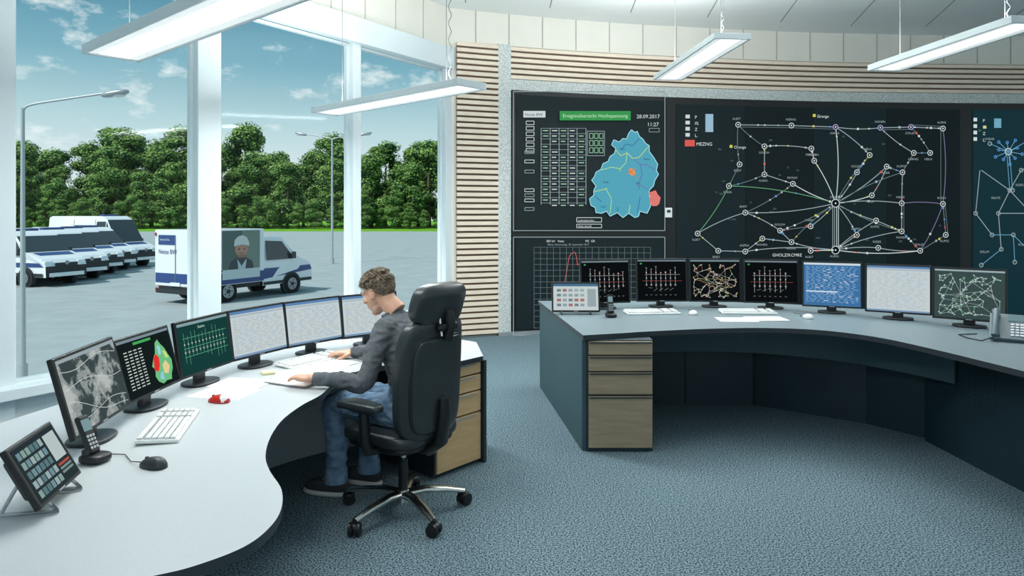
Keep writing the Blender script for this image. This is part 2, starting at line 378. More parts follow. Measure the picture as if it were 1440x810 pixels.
def off_edge(a,c_,dx,dy,col,w=.8):
    (x0,y0),(x1,y1)=N[a],N[c_]; b.line(m1,(x0+dx,y0+dy),(x1+dx,y1+dy),w,col)
for a,c_,dx,dy in (('a','c',0,3),('e','f',0,3),('f','g',0,-3),('w','r',3,0),('c','d',0,3),('y','M',3,0),('g','y',-3,0)): off_edge(a,c_,dx,dy,GD)
for dx in (-4,-1.5,1.5,4): b.line(m1,(1175+dx,286),(1175+dx,351),.8,GY if dx<0 else W_)
for k,(x,y) in N.items():
    r=3.4 if k not in 'HI' else 5.5
    b.disc(m2,x,y,r,E((14,26,30))); b.ring(m3,x,y,r,1.0,W_ if k not in('d','e','f') else E((180,170,220))); b.disc(m3,x,y,1.2,W_)
names=['ALBST','GOLDH','NERNG','ANFRA','HOHEN','STAUD','AURIG','PKMGH','HEILA','WEIER','KUPFZ','RHEIN','BREIT']
for i,(k,(x,y)) in enumerate(sorted(N.items())): b.text(m1,x-8,y-7 if i%2 else y+10,4.2,names[i%13],GY)
keys_=list(CURV)
for i in range(150):
    ps=CURV[R.choice(keys_)]; x,y=ps[R.randint(1,7)]; s_=R.choice((1.0,1.0,1.4))
    b.rect(m4,x-s_,y-s_,x+s_,y+s_,R.choice([RD,W_,W_,W_,GY,BL,YL]))
for i in range(26):
    x,y=R.uniform(1000,1330),R.uniform(190,345); b.text(m1,x,y,3.4,R.choice(['4,5','12','220','3,1','GA','380','MW']),GD)
# third section
for k in range(4): b.rect(m1,1369,167+k*9,1374,172+k*9,W_); b.text(m1,1382,173+k*9,6,['P','I%','Z','L.'][k],W_)
b.text(m1,1376,187,6.5,'>',G_); b.rect(m1,1398,168,1408,181,E((110,165,185)))
c3=(1418,214); LB=E((96,150,180))
for k in range(10):
    a=k*math.pi/5+.2; r_=14 if k%2 else 20; q=(c3[0]+r_*math.cos(a),c3[1]+r_*.9*math.sin(a)); b.line(m1,c3,q,1.0,LB); b.ring(m2,q[0],q[1],1.8,.9,BL)
b.ring(m2,c3[0],c3[1],4.5,1.1,W_)
for p_,q_ in (((1416,219),(1420,268)),((1420,219),(1424,268)),((1420,268),(1436,240)),((1420,268),(1404,300)),((1404,300),(1408,350)),((1420,268),(1450,300)),((1395,330),(1425,330)),((1425,330),(1450,355)),((1408,350),(1380,372)),((1436,240),(1470,225)),((1380,240),(1420,268)),((1378,240),(1372,300)),((1372,300),(1395,330)),((1418,214),(1392,203)),((1418,214),(1462,190)),((1425,330),(1427,368)),((1450,300),(1470,340)),((1404,300),(1450,300)),((1462,190),(1475,260))):
    b.line(m1,p_,q_,1.0,LB if p_[1]%4 else GY); b.ring(m2,q_[0],q_[1],2.6,1.0,GY)
for t_,x,y in (('REUTE',1394,280),('SOEFL',1428,262),('DELLM',1378,355),('KUHB',1432,345),('VOEHR',1384,198)): b.text(m1,x,y,4.4,t_,GY)
b.build()
b=B('wall_thermostat'); p=wall_at(940); k_=1-.13/p.length; b.box((p.x*k_,p.y*k_,1.66),(.1,.04,.14),keyw,bev=.006); b.box((p.x*k_,p.y*k_-.02,1.68),(.05,.012,.04),dark); b.build()

# ---------------------------------------------------------------- pendant lamps
diff=D.materials.new('lamp_diffuser'); diff.use_nodes=True
p=diff.node_tree.nodes['Principled BSDF']; p.inputs['Base Color'].default_value=(.9,.9,.9,1); p.inputs['Emission Color'].default_value=rgb((246,252,250)); p.inputs['Emission Strength'].default_value=.55
diff2=E((250,255,252),1.2)
lampw=M('lamp_housing_white',(222,230,232),.4,.1)
cable=M('cable_steel',(130,135,138),.5,.5)
def lamp(pa,pb,z,w=.30,watt=45,col=(.96,1,.985),upk=.7):
    pa=V(pa);pb=V(pb);d=(pb-pa);L=d.length;ang=math.atan2(d.y,d.x);c=(pa+pb)/2
    b=B('pendant_lamp'); b.T=TR(c.x,c.y,z,ang)
    b.box((0,0,.035),(L,w*.6,.03),lampw,bev=.004)
    for sy in (-1,1):
        b.box((0,sy*w/2,.02),(L,.018,.055),lampw,bev=.003); b.box((0,sy*w*.39,.004),(L-.04,w*.2,.008),diff)
        b.box((0,sy*w*.4,.03),(L,w*.2,.008),lampw)
    for sx in (-1,1): b.box((sx*L/2,0,.02),(.018,w+.018,.055),lampw,bev=.003)
    b.box((0,0,.006),(L-.06,w*.56,.008),diff2)
    n=int(L/.05)
    for i in range(n): b.box((-L/2+.05+i*(L-.1)/(n-1),0,-.001),(.003,w*.56,.010),diff)
    h=ZC-z
    for sx in (-.36,.36):
        b.cyl((sx*L,0,.05),(sx*L,0,h),.003,cable,6); b.cyl((sx*L,0,h-.03),(sx*L,0,h),.03,lampw,12); b.cyl((sx*L,0,.045),(sx*L,0,.075),.012,cable,8)
    pts=[(.38*L+.012*math.cos(t*1.4),.012*math.sin(t*1.4),.06+(h-.06)*t/60) for t in range(61)]
    b.tube(pts,.0035,cable,5)
    o=b.build()
    for up_ in (0,1):
        l=D.lights.new('lamp_light','AREA'); l.shape='RECTANGLE'; l.size=L-.1; l.size_y=w*.8; l.energy=watt*(upk if up_ else 1); l.color=col
        lo=D.objects.new('lamp_light',l); SC.collection.objects.link(lo); lo.location=(c.x,c.y,z+(.06 if up_ else -.015)); lo.rotation_euler=(math.pi*up_,0,ang); lo.parent=o
def unp(px,py,z):
    s=(HZ-py)/(z-CAMH); Y=F/s; return ((px-720)/s,Y)
lamp(unp(157,80,2.6),unp(405,-20,2.6),2.6,.30,36)
lamp(unp(458,160,2.6),unp(663,122,2.6),2.6,.28,66,upk=1.0)
lamp(unp(939,112,3.2),unp(1030,54,3.2),3.2,.32,60,upk=1.5)
lamp(unp(1243,99,3.0),unp(1450,32,3.0),3.0,.30,26,upk=2.6)
lamp((-.9,-.4),(.7,-1.9),2.9,.3,40)  # unseen lamp added behind the camera to fill the room with light
lamp((2.6,1.2),(2.9,-.8),3.0,.3,5,upk=2)  # unseen lamp added out of frame, weak fill for the right side

# ---------------------------------------------------------------- monitors and gear
def mp_local(b,W,H,front,z0,Rm,org):
    def f(u,v):
        return Rm@V((-W/2+W*u/100.0,front,z0+H-v*W/100.0))+org
    return f
def net(b,m,W,H,seed,n,cols,s=1.0):
    r=random.Random(seed); hv=100*H/W
    P=[(r.uniform(6,94),r.uniform(7,hv-5)) for _ in range(n)]
    for i in range(n):
        near=sorted(range(n),key=lambda j:(P[i][0]-P[j][0])**2+(P[i][1]-P[j][1])**2)[1:4]
        for j in near: b.line(m,P[i],P[j],.45*s,r.choice(cols))
    for i in range(14):
        a_,c_=r.choice(P),r.choice(P); b.line(m,a_,c_,.4*s,r.choice(cols))
    for q in P: b.rect(m,q[0]-.9,q[1]-.9,q[0]+.9,q[1]+.9,r.choice(cols))
def content(b,m,kind,W,H,seed=1,m_b=None):
    r=random.Random(seed); hv=100*H/W; m2=m_b
    def bg(c): b.rect(m,0,0,100,hv,E(c))
    if kind=='net':
        bg((14,18,20)); b.rect(m2,0,0,100,3,E((120,140,150))); net(b,m2,W,H,seed,120,[E((215,215,210)),E((210,195,130)),E((200,110,100)),E((110,170,130)),E((190,190,190)),E((200,200,200))],.9)
    elif kind=='netg':
        bg((56,74,74)); b.rect(m2,0,0,100,3,E((150,170,175))); net(b,m2,W,H,seed,120,[E((200,220,212)),E((150,200,175)),E((180,190,196))],.9)
    elif kind=='sch':
        bg((12,15,17)); b.rect(m2,0,0,100,3,E((110,128,136)))
        b.rect(m2,5,6,9,9,E((60,160,90))); b.line(m2,(15,hv*.36),(88,hv*.36),.5,E((170,175,175))); b.line(m2,(10,hv*.52),(92,hv*.52),.4,E((190,90,80)))
        for k in range(7+seed%2):
            x=18+k*10; y0=hv*r.uniform(.15,.34); y1=hv*r.uniform(.6,.82)
            b.line(m2,(x,y0),(x,y1),.45,E((190,194,194))); b.line(m2,(x-2,y0),(x+2,y0),.45,E((190,194,194)))
            b.rect(m2,x-.9,hv*.3,x+.9,hv*.3+1.8,E((220,100,90) if k%2 else (225,225,225))); b.ring(m2,x,hv*.62,1.4,.45,E((215,215,215))); b.rect(m2,x-.9,hv*.44,x+.9,hv*.44+1.8,E((210,214,214)))
            b.text(m2,x-2.5,hv*.88,2.8,'%d'%(110+k),E((160,165,165)))
        for k in range(5): b.line(m2,(22+k*11,hv*r.uniform(.66,.78)),(30+k*11,hv*.7),.4,E((160,170,170)))
    elif kind=='tabb':
        bg((62,112,160)); b.rect(m2,0,0,100,4,E((200,215,225)))
        for i in range(26):
            y=7+i*(hv-12)/26; x=4
            while x<92:
                w=r.uniform(3,9); b.rect(m2,x,y,min(x+w,96),y+1.0,E((130,175,214) if r.random()<.85 else (215,228,240))); x+=w+r.uniform(2,7)
        b.rect(m2,4,hv*.66,60,hv*.69,E((210,225,235)))
    elif kind=='tabw':
        bg((194,206,210)); b.rect(m2,0,0,100,4,E((90,130,175)))
        b.rect(m2,0,5,100,8,E((170,185,192)))
        for i in range(24):
            y=11+i*(hv-16)/24; x=4
            while x<92:
                w=r.uniform(3,13); b.rect(m2,x,y,min(x+w,96),y+.6,E((160,173,179) if r.random()<.88 else (185,172,130))); x+=w+r.uniform(3,10)
        for k in range(5): b.line(m2,(15+k*17,9),(15+k*17,hv-4),.3,E((165,177,183)))
        b.rect(m2,0,hv-3,100,hv,E((120,150,180)))
    elif kind=='aer':
        b.rect(m,0,0,100,hv,aerm); b.rect(m2,0,0,100,3,E((150,165,170)))
        for k in range(4):
            y0=hv*(.15+.22*k); sl=r.uniform(-.25,.3); pts=[(x,min(hv-1,max(4,y0+sl*x+3*math.sin(x*.07+k*2)))) for x in range(2,99,6)]
            for i in range(len(pts)-1): b.line(m2,pts[i],pts[i+1],.5,E((205,210,206)))
    elif kind=='map':
        bg((20,30,30)); b.rect(m2,0,0,100,3,E((120,140,150))); b.rect(m2,28,5,62,8,E((70,165,90)))
        for i in range(13): 
            for c in range(4): b.rect(m2,8+c*9,13+i*3.4,14+c*9,14.2+i*3.4,E((190,200,195)))
        q=[(68,13),(74,10),(78,16),(84,22),(88,30),(93,38),(91,48),(86,54),(84,60),(74,59),(66,61),(58,57),(54,50),(57,42),(52,38),(58,30),(64,24)]
        b.poly(m2,q,E((110,190,130)))
        mm=lambda u,v:m2(u,v)+(m2(u,v)-m(u,v))*.5
        b.poly(mm,[(58,30),(64,25),(69,31),(67,40),(62,46),(55,43)],E((225,50,50))); b.poly(mm,[(72,40),(80,36),(86,44),(80,52),(72,50)],E((225,205,150))); b.poly(mm,[(70,16),(76,19),(75,28),(70,28)],E((150,210,220)))
        b.poly(mm,[(64,49),(70,47),(70,57),(62,55)],E((150,200,225))); b.poly(mm,[(78,24),(84,26),(88,34),(82,34)],E((200,220,120)))
    elif kind=='grn':
        bg((22,60,58)); b.rect(m2,0,0,100,3.5,E((130,160,165)))
        for y in (.3,.5,.66): b.line(m2,(8,hv*y),(94,hv*y),.6,E((90,170,130)))
        for k in range(12):
            x=10+k*7; b.line(m2,(x,hv*r.uniform(.15,.3)),(x,hv*r.uniform(.6,.85)),.45,E((110,185,150))); b.rect(m2,x-.9,hv*.4,x+.9,hv*.4+1.8,E((200,220,208))); b.ring(m2,x,hv*.57,1.3,.45,E((200,220,208)))
        b.text(m2,38,10,5,'Station',E((190,230,210)))
    elif kind=='keys':
        bg((40,52,56))
        for i in range(5):
            for c in range(6):
                b.rect(m2,5+c*10,6+i*hv*.18,13+c*10,6+i*hv*.18+hv*.13,E(r.choice([(150,170,172),(90,120,125),(130,158,152),(110,140,150)])))
        b.rect(m2,68,6,96,hv*.6,E((180,194,194)))
        for i in range(3): b.rect(m2,68,hv*.66+i*5,96,hv*.66+3+i*5,E((170,80,70) if i==0 else (120,140,140)))
    elif kind=='keysw':
        bg((195,206,206)); b.rect(m2,0,0,100,6,E((70,110,140)))
        for i in range(4):
            for c in range(5): b.rect(m2,8+c*13,12+i*11,17+c*13,18+i*11,E(r.choice([(140,158,165),(110,130,138),(160,110,105),(150,170,175)])))
        b.rect(m2,76,12,95,hv-8,E((150,165,170)))
def monitor(name,x,y,z,f,W,H,kind,tilt=8,lift=.07,seed=1,bez=.014,stand=True,th=.045):
    ang=math.atan2(f[0],-f[1]); b=B(name); b.T=TR(x,y,z+.001,ang)
    Rm=Matrix.Rotation(math.radians(-tilt),3,'X'); org=V((0,0,lift))
    b.box(Rm@V((0,0,H/2))+org,(W,.022,H),black,rot=Rm,bev=.004)
    b.box(Rm@V((0,.025,H/2))+org,(W*.72,.04,H*.68),dark,rot=Rm,bev=.012)
    m=mp_local(b,W-2*bez,H-2*bez,-.0117,bez,Rm,org); mb=mp_local(b,W-2*bez,H-2*bez,-.0124,bez,Rm,org)
    content(b,m,kind,W-2*bez,H-2*bez,seed,mb)
    b.box(Rm@V((0,-.0115,bez*.5))+org,(.04,.001,.005),silver,rot=Rm)
    if stand:
        b.box((0,.055,lift/2+.05),(.075,.03,lift+.12),dark,bev=.006)
        b.box(Rm@V((0,.04,H*.3))+org,(.1,.05,.1),dark,rot=Rm,bev=.006)
        b.sell((0,.045,.008),(.11,.085,.008),dark,.4,.8,8,28)
    else:
        for sx in (-1,1):
            b.tube([Rm@V((sx*W*.3,.01,H*.55))+org,(sx*W*.3,.13,.008)],.006,silver,8); b.tube([Rm@V((sx*W*.3,.0,.01))+org,(sx*W*.3,-.03,.008),(sx*W*.3,.14,.008)],.007,silver,8)
    return b.build()
ZR=.81; ZL=.71
def uf(x,y): l=math.hypot(x,y); return (x/l,y/l)
for i,(x,y,f,k) in enumerate([(.82,5.98,(.22,-1),'sch'),(1.34,6.10,(0.02,-1),'sch'),(1.81,6.08,(-.05,-1),'net'),(2.27,5.98,(-.2,-1),'sch'),(2.68,5.72,(-.42,-1),'tabb'),(3.04,5.38,(-.6,-1),'tabw'),(3.36,5.02,(-.75,-1),'netg')]):
    monitor('computer_monitor',x,y,ZR,uf(*f),.46,.385,k,5,.05,seed=i+3)
monitor('touch_monitor',.53,5.66,ZR,uf(-.02,-1),.40,.25,'keysw',16,.02,seed=4,stand=False)
for i,(x,y,f,k) in enumerate([(-1.70,2.84,(.98,.12),'aer'),(-1.73,3.31,(1,-.04),'map'),(-1.68,3.77,(.97,-.2),'grn'),(-1.54,4.19,(.9,-.42),'tabw'),(-1.31,4.56,(.8,-.59),'tabw'),(-1.0,4.86,(.66,-.75),'tabw')]):
    monitor('computer_monitor',x,y,ZL,uf(*f),.50 if i==0 else .455,.325 if i==0 else .30,k,15 if i<2 else 9,.07,seed=i+11)
monitor('touch_console',-1.47,2.22,ZL,uf(.93,.20),.30,.21,'keys',28,.035,seed=9,stand=False,bez=.012)

def keyboard(x,y,z,ang,mk=None):
    b=B('computer_keyboard'); b.T=TR(x,y,z+.002,ang); 
    b.box((0,0,.010),(.45,.165,.016),keyw,bev=.005,rot=Matrix.Rotation(math.radians(3),3,'X'))
    b.box((0,.005,.0185),(.43,.145,.002),keyg,rot=Matrix.Rotation(math.radians(3),3,'X'))
    for r_ in range(6):
        yy=-.06+r_*.0235+(.006 if r_==5 else 0)
        for c in range(22):
            xx=-.21+c*.0195
            if c in(15,19): continue
            if r_==0 and 3<c<9: continue
            b.box((xx,yy,.023+yy*.05),(.015,.018,.008),keyw)
    b.box((-.21+6*.0195,-.06,.020),(.095,.018,.008),keyw,bev=.002)
    b.build()
def fa(fx,fy): return math.atan2(fx,-fy)  # local -y faces the user
keyboard(-1.50,2.99,ZL,fa(.97,.25)); keyboard(-1.27,4.33,ZL,fa(.8,-.5))
keyboard(1.17,5.72,ZR,fa(.1,-1)); keyboard(1.98,5.74,ZR,fa(-.05,-1))
def mouse(x,y,z,ang,m_,m2_=None):
    b=B('computer_mouse'); b.T=TR(x,y,z+.001,ang)
    b.sell((0,0,.0),(.032,.058,.036),m_,.9,.85,14,24,fn=lambda v:(v.x*(1-.12*v.y/.058),v.y,max(v.z,0)*(1-.25*v.y/.058)+.001))
    if m2_: b.sell((0,.0,.004),(.030,.03,.0345),m2_,.9,.9,12,20,fn=lambda v:(v.x,v.y-.026,max(v.z,0)+.001))
    b.cyl((-.004,.03,.028),(.004,.03,.028),.007,dark,10)
    if not m2_: b.tube([(0,.055,.01),(.0,.11,.005),(.05,.2,.004),(.03,.28,.004)],.002,dark,6)
    b.build()
mouse(-1.33,2.53,ZL,fa(.8,-.3),dark); mouse(-1.46,3.40,ZL,fa(.8,-.2),redp,keyw)
mouse(1.50,5.66,ZR,0,keyw); mouse(2.36,5.45,ZR,.1,keyw)
def papers(x,y,z,ang,n=2,w=.21,h=.297,name='paper_sheets',dx=.2):
    b=B(name); rr=random.Random(int(x*100))
    for i in range(n):
        b.T=TR(x,y,z+.001+.0012*i,ang)@TR(dx*(i-(n-1)/2),.03*i,0,rr.uniform(-.12,.12))
        b.box((0,0,0),(w,h,.0009),paper)
        for k in range(14):
            b.box((-w*.05,h*.4-k*h*.06,.0007),(w*rr.uniform(.5,.75),.0028,.0004),ink)
    b.build()
papers(-1.48,3.66,ZL,fa(.95,-.2),2); papers(-1.15,4.14,ZL,fa(.85,-.5),3,dx=.13); papers(1.90,5.40,ZR,.05,2,.297,.21,dx=.25)
# binder of schedules the man is leafing through: two raised pages
b=B('open_binder'); b.T=TR(-1.15,3.90,ZL+.004,fa(.9,-.45))
for sg in (-1,1):
    vs=[];n_=8
    for i in range(n_+1):
        t=i/n_; x_=sg*.20*t; zz=.030*math.sin(min(1,t*1.3)*math.pi)*.9+.005
        vs+=[(x_,-.14,zz),(x_,.14,zz)]
    b.add(vs,[[2*i,2*i+1,2*i+3,2*i+2] for i in range(n_)],paper,True)
    for k in range(12):
        y_=.11-k*.019; b.add([(sg*.06,y_,.036),(sg*.11,y_,.036),(sg*.11,y_-.003,.036),(sg*.06,y_-.003,.036)],[[0,1,2,3]],ink)
b.box((0,0,.0015),(.42,.29,.003),keyg)
b.build()
b=B('sticky_note_pad'); b.T=TR(-1.43,4.00,ZL,.5); b.box((0,0,.007),(.07,.07,.012),M('note_yellow',(226,220,170),.8)); b.build()
# cordless phones in a cradle
def cordless(x,y,z,ang,lean=20):
    b=B('cordless_phone'); b.T=TR(x,y,z+.006,ang)
    b.sell((0,0,.012),(.045,.05,.016),black,.5,.6,10,24); b.box((0,.02,.03),(.06,.035,.035),dark,bev=.008)
    Rm=Matrix.Rotation(math.radians(-lean),3,'X')
    b.box(Rm@V((0,0,.085))+V((0,.0,.018)),(.048,.024,.15),black,rot=Rm,bev=.008)
    b.box(Rm@V((0,-.0125,.12))+V((0,.0,.018)),(.036,.002,.045),E((120,150,155)),rot=Rm)
    for i in range(4):
        for j in range(3): b.box(Rm@V((-.013+j*.013,-.0125,.032+i*.015))+V((0,0,.018)),(.009,.003,.009),silver,rot=Rm)
    b.build()
cordless(-1.575,2.58,ZL,fa(.9,-.2),25); cordless(.80,5.52,ZR,fa(.1,-1),15)
b=B('desk_telephone'); b.T=TR(3.30,4.50,ZR+.001,fa(-.6,-.8))
telb=M('telephone_grey',(96,112,120),.45)
for sx in (-1,1): b.add([(sx*.10,-.10,.0),(sx*.10,.10,0),(sx*.10,.10,.10),(sx*.115,-.10,.0),(sx*.115,.10,0),(sx*.115,.10,.10)],[[0,1,2],[3,5,4],[0,2,5,3],[1,4,5,2]],telb)
Rq=Matrix.Rotation(math.radians(38),3,'X')
b.box((0,.0,.085),(.25,.23,.022),telb,rot=Rq,bev=.006)
for i in range(5):
    for j in range(4): b.box(Rq@V((-.0+j*.026,-.08+i*.024,.013))+V((0,0,.085)),(.02,.017,.006),silver,rot=Rq,bev=.002)
b.box(Rq@V((.04,.075,.014))+V((0,0,.085)),(.13,.05,.006),E((110,140,145)),rot=Rq)
b.tube([Rq@V((-.09,-.11,.03))+V((0,0,.085)),Rq@V((-.09,-.06,.05))+V((0,0,.085)),Rq@V((-.09,.06,.05))+V((0,0,.085)),Rq@V((-.09,.11,.03))+V((0,0,.085))],[.026,.018,.018,.026],telb,12)
b.tube([(-.10,-.12,.03),(-.16,-.16,.006),(-.24,-.10,.006),(-.30,.02,.006),(-.2,.12,.006)],.004,black,6)
b.build()

# ---------------------------------------------------------------- desks
def c2(pts,n=8): return [(p.x,p.y) for p in cr([(a,b_,0) for a,b_ in pts],n)]
Lin=c2([(-.19,4.50),(-.34,4.33),(-.49,4.19),(-.62,4.22),(-.78,4.22),(-.92,4.06),(-.985,3.8),(-.99,3.54),(-1.03,3.34),(-1.045,3.11),(-1.015,2.87),(-.957,2.65),(-.883,2.49),(-.793,2.34),(-.741,2.2),(-.724,2.07),(-.748,1.94),(-.825,1.84),(-.93,1.77),(-1.2,1.66),(-1.6,1.6),(-2.0,1.62)],6)
Lout=c2([(-2.25,1.72),(-2.35,2.2),(-2.33,2.8),(-2.22,3.4),(-2.06,4.0),(-1.8,4.55),(-1.4,5.0),(-.9,5.22),(-.55,5.2),(-.26,4.98)],6)
def offs(pts,d):
    out=[]
    for i,p in enumerate(pts):
        t=(V(pts[min(i+1,len(pts)-1)])-V(pts[max(i-1,0)])).normalized(); n=V((-t.y,t.x)); q=V(p)+n*d; out.append((q.x,q.y))
    return out
def ribbon(b,pts,z0,z1,th,mat):
    a=pts; c=offs(pts,th); n=len(a)
    vs=[(p[0],p[1],z0) for p in a]+[(p[0],p[1],z1) for p in a]+[(p[0],p[1],z0) for p in c]+[(p[0],p[1],z1) for p in c]
    fs=[]
    for i in range(n-1): fs+=[[i,i+1,n+i+1,n+i],[2*n+i+1,2*n+i,3*n+i,3*n+i+1],[n+i,n+i+1,3*n+i+1,3*n+i],[i+1,i,2*n+i,2*n+i+1]]
    fs+=[[0,n,3*n,2*n],[n-1,3*n-1,4*n-1,2*n-1]]
    b.add(vs,fs,mat)
desk=empty('curved_control_desk')
b=B('desk_top'); b.prism(Lin+Lout,ZL-.032,ZL,desk_g,edge_d); b.build(desk,.006)
b=B('desk_frame')
ribbon(b,c2([(-1.62,1.95),(-1.9,2.5),(-1.93,3.1),(-1.86,3.6),(-1.68,4.2),(-1.42,4.6),(-1.05,4.88),(-.62,4.95)],6),.0,ZL-.034,.02,panel_g)
ribbon(b,c2([(-1.62,1.95),(-1.3,1.95),(-1.1,2.0)],4),.0,ZL-.034,.02,panel_g)
da=V((-.47,4.22)); db=V((-.20,4.525))
wv=(db-da); wl=wv.length; an=math.atan2(wv.y,wv.x); wu=wv.normalized(); inn=V((-wu.y,wu.x))
c=(da+db)/2+inn*.30
b.box((c.x,c.y,.345),(wl,.56,.66),edge_d,rz=an)
for z0,z1 in ((.60,.672),(.49,.59),(.35,.48),(.03,.34)):
    q=(da+db)/2+inn*.010; b.box((q.x,q.y,(z0+z1)/2),(wl-.02,.02,z1-z0),wood_o,rz=an,bev=.003)
    q=(da+db)/2-inn*.002; b.box((q.x,q.y,z1-.012),(wl*.7,.008,.008),silver,rz=an)
q=db+wu*.012+inn*.27; b.box((q.x,q.y,.34),(.024,.58,.675),edge_d,rz=an)
b.cyl((-1.25,2.2,0),(-1.25,2.2,ZL-.03),.03,silver); b.cyl((-1.25,2.2,0),(-1.25,2.2,.012),.16,silver,24)
b.build(desk)
# right desk
Rin=c2([(.49,4.70),(.75,4.78),(.987,4.86),(1.44,4.97),(1.87,5.0),(2.23,4.9),(2.48,4.62),(2.61,4.2),(2.69,3.8),(2.75,3.5),(2.86,3.1)],6)
Rout=c2([(4.15,3.1),(4.12,3.8),(3.98,4.6),(3.7,5.3),(3.25,5.85),(2.7,6.25),(2.0,6.48),(1.2,6.55),(.25,6.56)],6)
desk2=empty('curved_dispatcher_desk')
b=B('desk_top'); b.prism(Rin+Rout,ZR-.035,ZR,desk_d,edge_d); b.build(desk2,.006)
b=B('desk_frame')
ang=math.atan2(6.5-4.72,.26-.485)
b.box(((.50+.28)/2,(4.74+6.5)/2,(ZR-.035)/2),(1.77,.03,ZR-.035),panel_t2,rz=ang)
b.box((.745,5.03,(ZR-.035)/2),(.46,.60,ZR-.037),panel_t,bev=.004)
for z0,z1 in ((.672,.765),(.56,.662),(.40,.55),(.03,.385)):
    b.box((.75,4.722,(z0+z1)/2),(.44,.02,z1-z0),wood_g,bev=.003); b.box((.75,4.709,z1-.008),(.43,.012,.008),edge_d)
ribbon(b,[(1.0,5.93),(2.08,5.88)],.0,.50,.02,panel_t); ribbon(b,[(2.08,5.88),(2.78,5.36)],0,.50,.02,panel_t); ribbon(b,[(2.78,5.36),(3.07,4.96)],0,.50,.02,panel_t)
for x_,y_ in ((1.5,5.905),(2.08,5.87)): b.box((x_,y_-.012,.25),(.008,.008,.5),black)
ribbon(b,c2([(.98,5.62),(1.5,5.68),(2.0,5.62),(2.5,5.35),(2.8,4.98),(2.98,4.6)],6),.50,ZR-.036,.02,panel_t2)
b.prism([(3.0,4.96),(3.02,4.2),(3.08,3.2),(3.7,3.2),(3.7,4.96)],0,ZR-.036,panel_t)
for i in range(9):
    for j in range(9):
        y=4.75-i*.06; b.cyl((3.014+(4.96-y)*.02,y,.40+j*.035),(2.998+(4.96-y)*.02,y,.40+j*.035),.006,edge_d,8)
b.build(desk2)

# ---------------------------------------------------------------- office chair
CH=(-.61,3.84); CA=math.atan2(.58,-.81)
ch=empty('office_chair')
T=TR(CH[0],CH[1],0,CA)
b=B('base'); b.T=TR(-.60,3.77,0,CA)
b.cyl((0,0,.065),(0,0,.13),.038,alu,20,.03); b.cyl((0,0,.12),(0,0,.30),.026,black,16); b.cyl((0,0,.28),(0,0,.40),.016,alu,12)
for k in range(5):
    a=k*2*math.pi/5+.30; d=V((math.cos(a),math.sin(a),0))
    b.tube([d*.02+V((0,0,.105)),d*.12+V((0,0,.115)),d*.24+V((0,0,.10)),d*.345+V((0,0,.078))],[.034,.032,.027,.021],alu,12,flat=.6)
    w=d*.345; t=V((-math.sin(a+.6),math.cos(a+.6),0))
    b.cyl(w+V((0,0,.05)),w+V((0,0,.085)),.010,black,10)
    for sg in (-1,1): b.cyl(w+t*sg*.008+V((0,0,.034)),w+t*sg*.030+V((0,0,.034)),.034,black,20)
    b.sell(w+V((0,0,.05)),(.032,.032,.019),black,.8,.8,8,16)
b.build(ch)
b=B('seat'); b.T=T
b.box((0,0,.375),(.24,.20,.05),black,bev=.01); b.box((.02,.14,.37),(.03,.14,.014),black,bev=.004)
b.sell((.02,0,.395),(.235,.235,.022),black,.35,.4,10,40)
def seatf(v):
    return (v.x,v.y,v.z+.25*v.y*v.y+ (-.6*(v.x-.12)**2 if v.x>.12 else 0)+(.25*(v.x+.1)**2 if v.x<-.1 else 0))
b.sell((.02,0,.428),(.25,.255,.042),leather,.45,.38,16,56,fn=seatf)
b.build(ch)
b=B('backrest'); b.T=T
Rb=Matrix.Rotation(math.radians(-9),3,'Y')
def backf(v):
    w=1-.12*max(0,v.z/.31)**2-.1*max(0,-v.z/.31)**2
    return (v.x+.9*v.y*v.y+.10*math.sin((v.z+.1)*5)*.25,v.y*w,v.z)
def at(p): return Rb@V(p)+V((-.25,0,.76))
b.sell(at((0,0,0)),(.042,.25,.315),leather,.3,.4,26,56,rot=Rb,fn=backf)
b.sell(at((-.036,0,-.02)),(.016,.205,.262),leather2,.35,.35,20,48,rot=Rb,fn=backf)
b.sell(at((-.046,0,-.02)),(.012,.193,.25),leather,.3,.35,20,48,rot=Rb,fn=backf)
b.sell(at((.03,0,-.02)),(.028,.17,.25),leather,.5,.4,20,48,rot=Rb,fn=backf)
b.tube([(-.06,0,.365),(-.20,0,.36),(-.28,0,.42),(-.305,0,.56),(-.305,0,.66)],[.03,.03,.03,.028,.02],black,14,flat=1.6,up=(0,1,0))
b.build(ch)
b=B('headrest'); b.T=T
Rh=Matrix.Rotation(math.radians(-4),3,'Y')
b.sell((-.285,0,1.165),(.056,.19,.115),leather,.6,.5,20,48,rot=Rh,fn=lambda v:(v.x+.9*v.y*v.y-.012*math.sin(v.z*22),v.y,v.z))
b.tube([(-.315,0,.98),(-.335,0,1.06),(-.32,0,1.13)],.022,black,12,flat=2,up=(1,0,0))
for sy in (-.045,.045): b.cyl((-.325,sy,1.0),(-.31,sy,1.10),.008,alu,8)
b.sell((-.325,0,1.045),(.022,.075,.022),black,.5,.5,10,20)
b.build(ch)
b=B('armrests'); b.T=T
for sy in (-1,1):
    b.sell((.02,sy*.30,.635),(.15,.052,.024),leather,.5,.45,12,32,fn=lambda v:(v.x,v.y*(1+.15*v.x/.14),v.z-.6*max(0,v.x-.06)**2*3))
    b.tube([(-.02,sy*.20,.385),(-.02,sy*.285,.40),(-.02,sy*.305,.45),(-.01,sy*.305,.62)],[.022,.024,.026,.022],black,12,flat=1.3)
    b.box((0,sy*.302,.612),(.16,.05,.018),black,bev=.004)
b.build(ch)

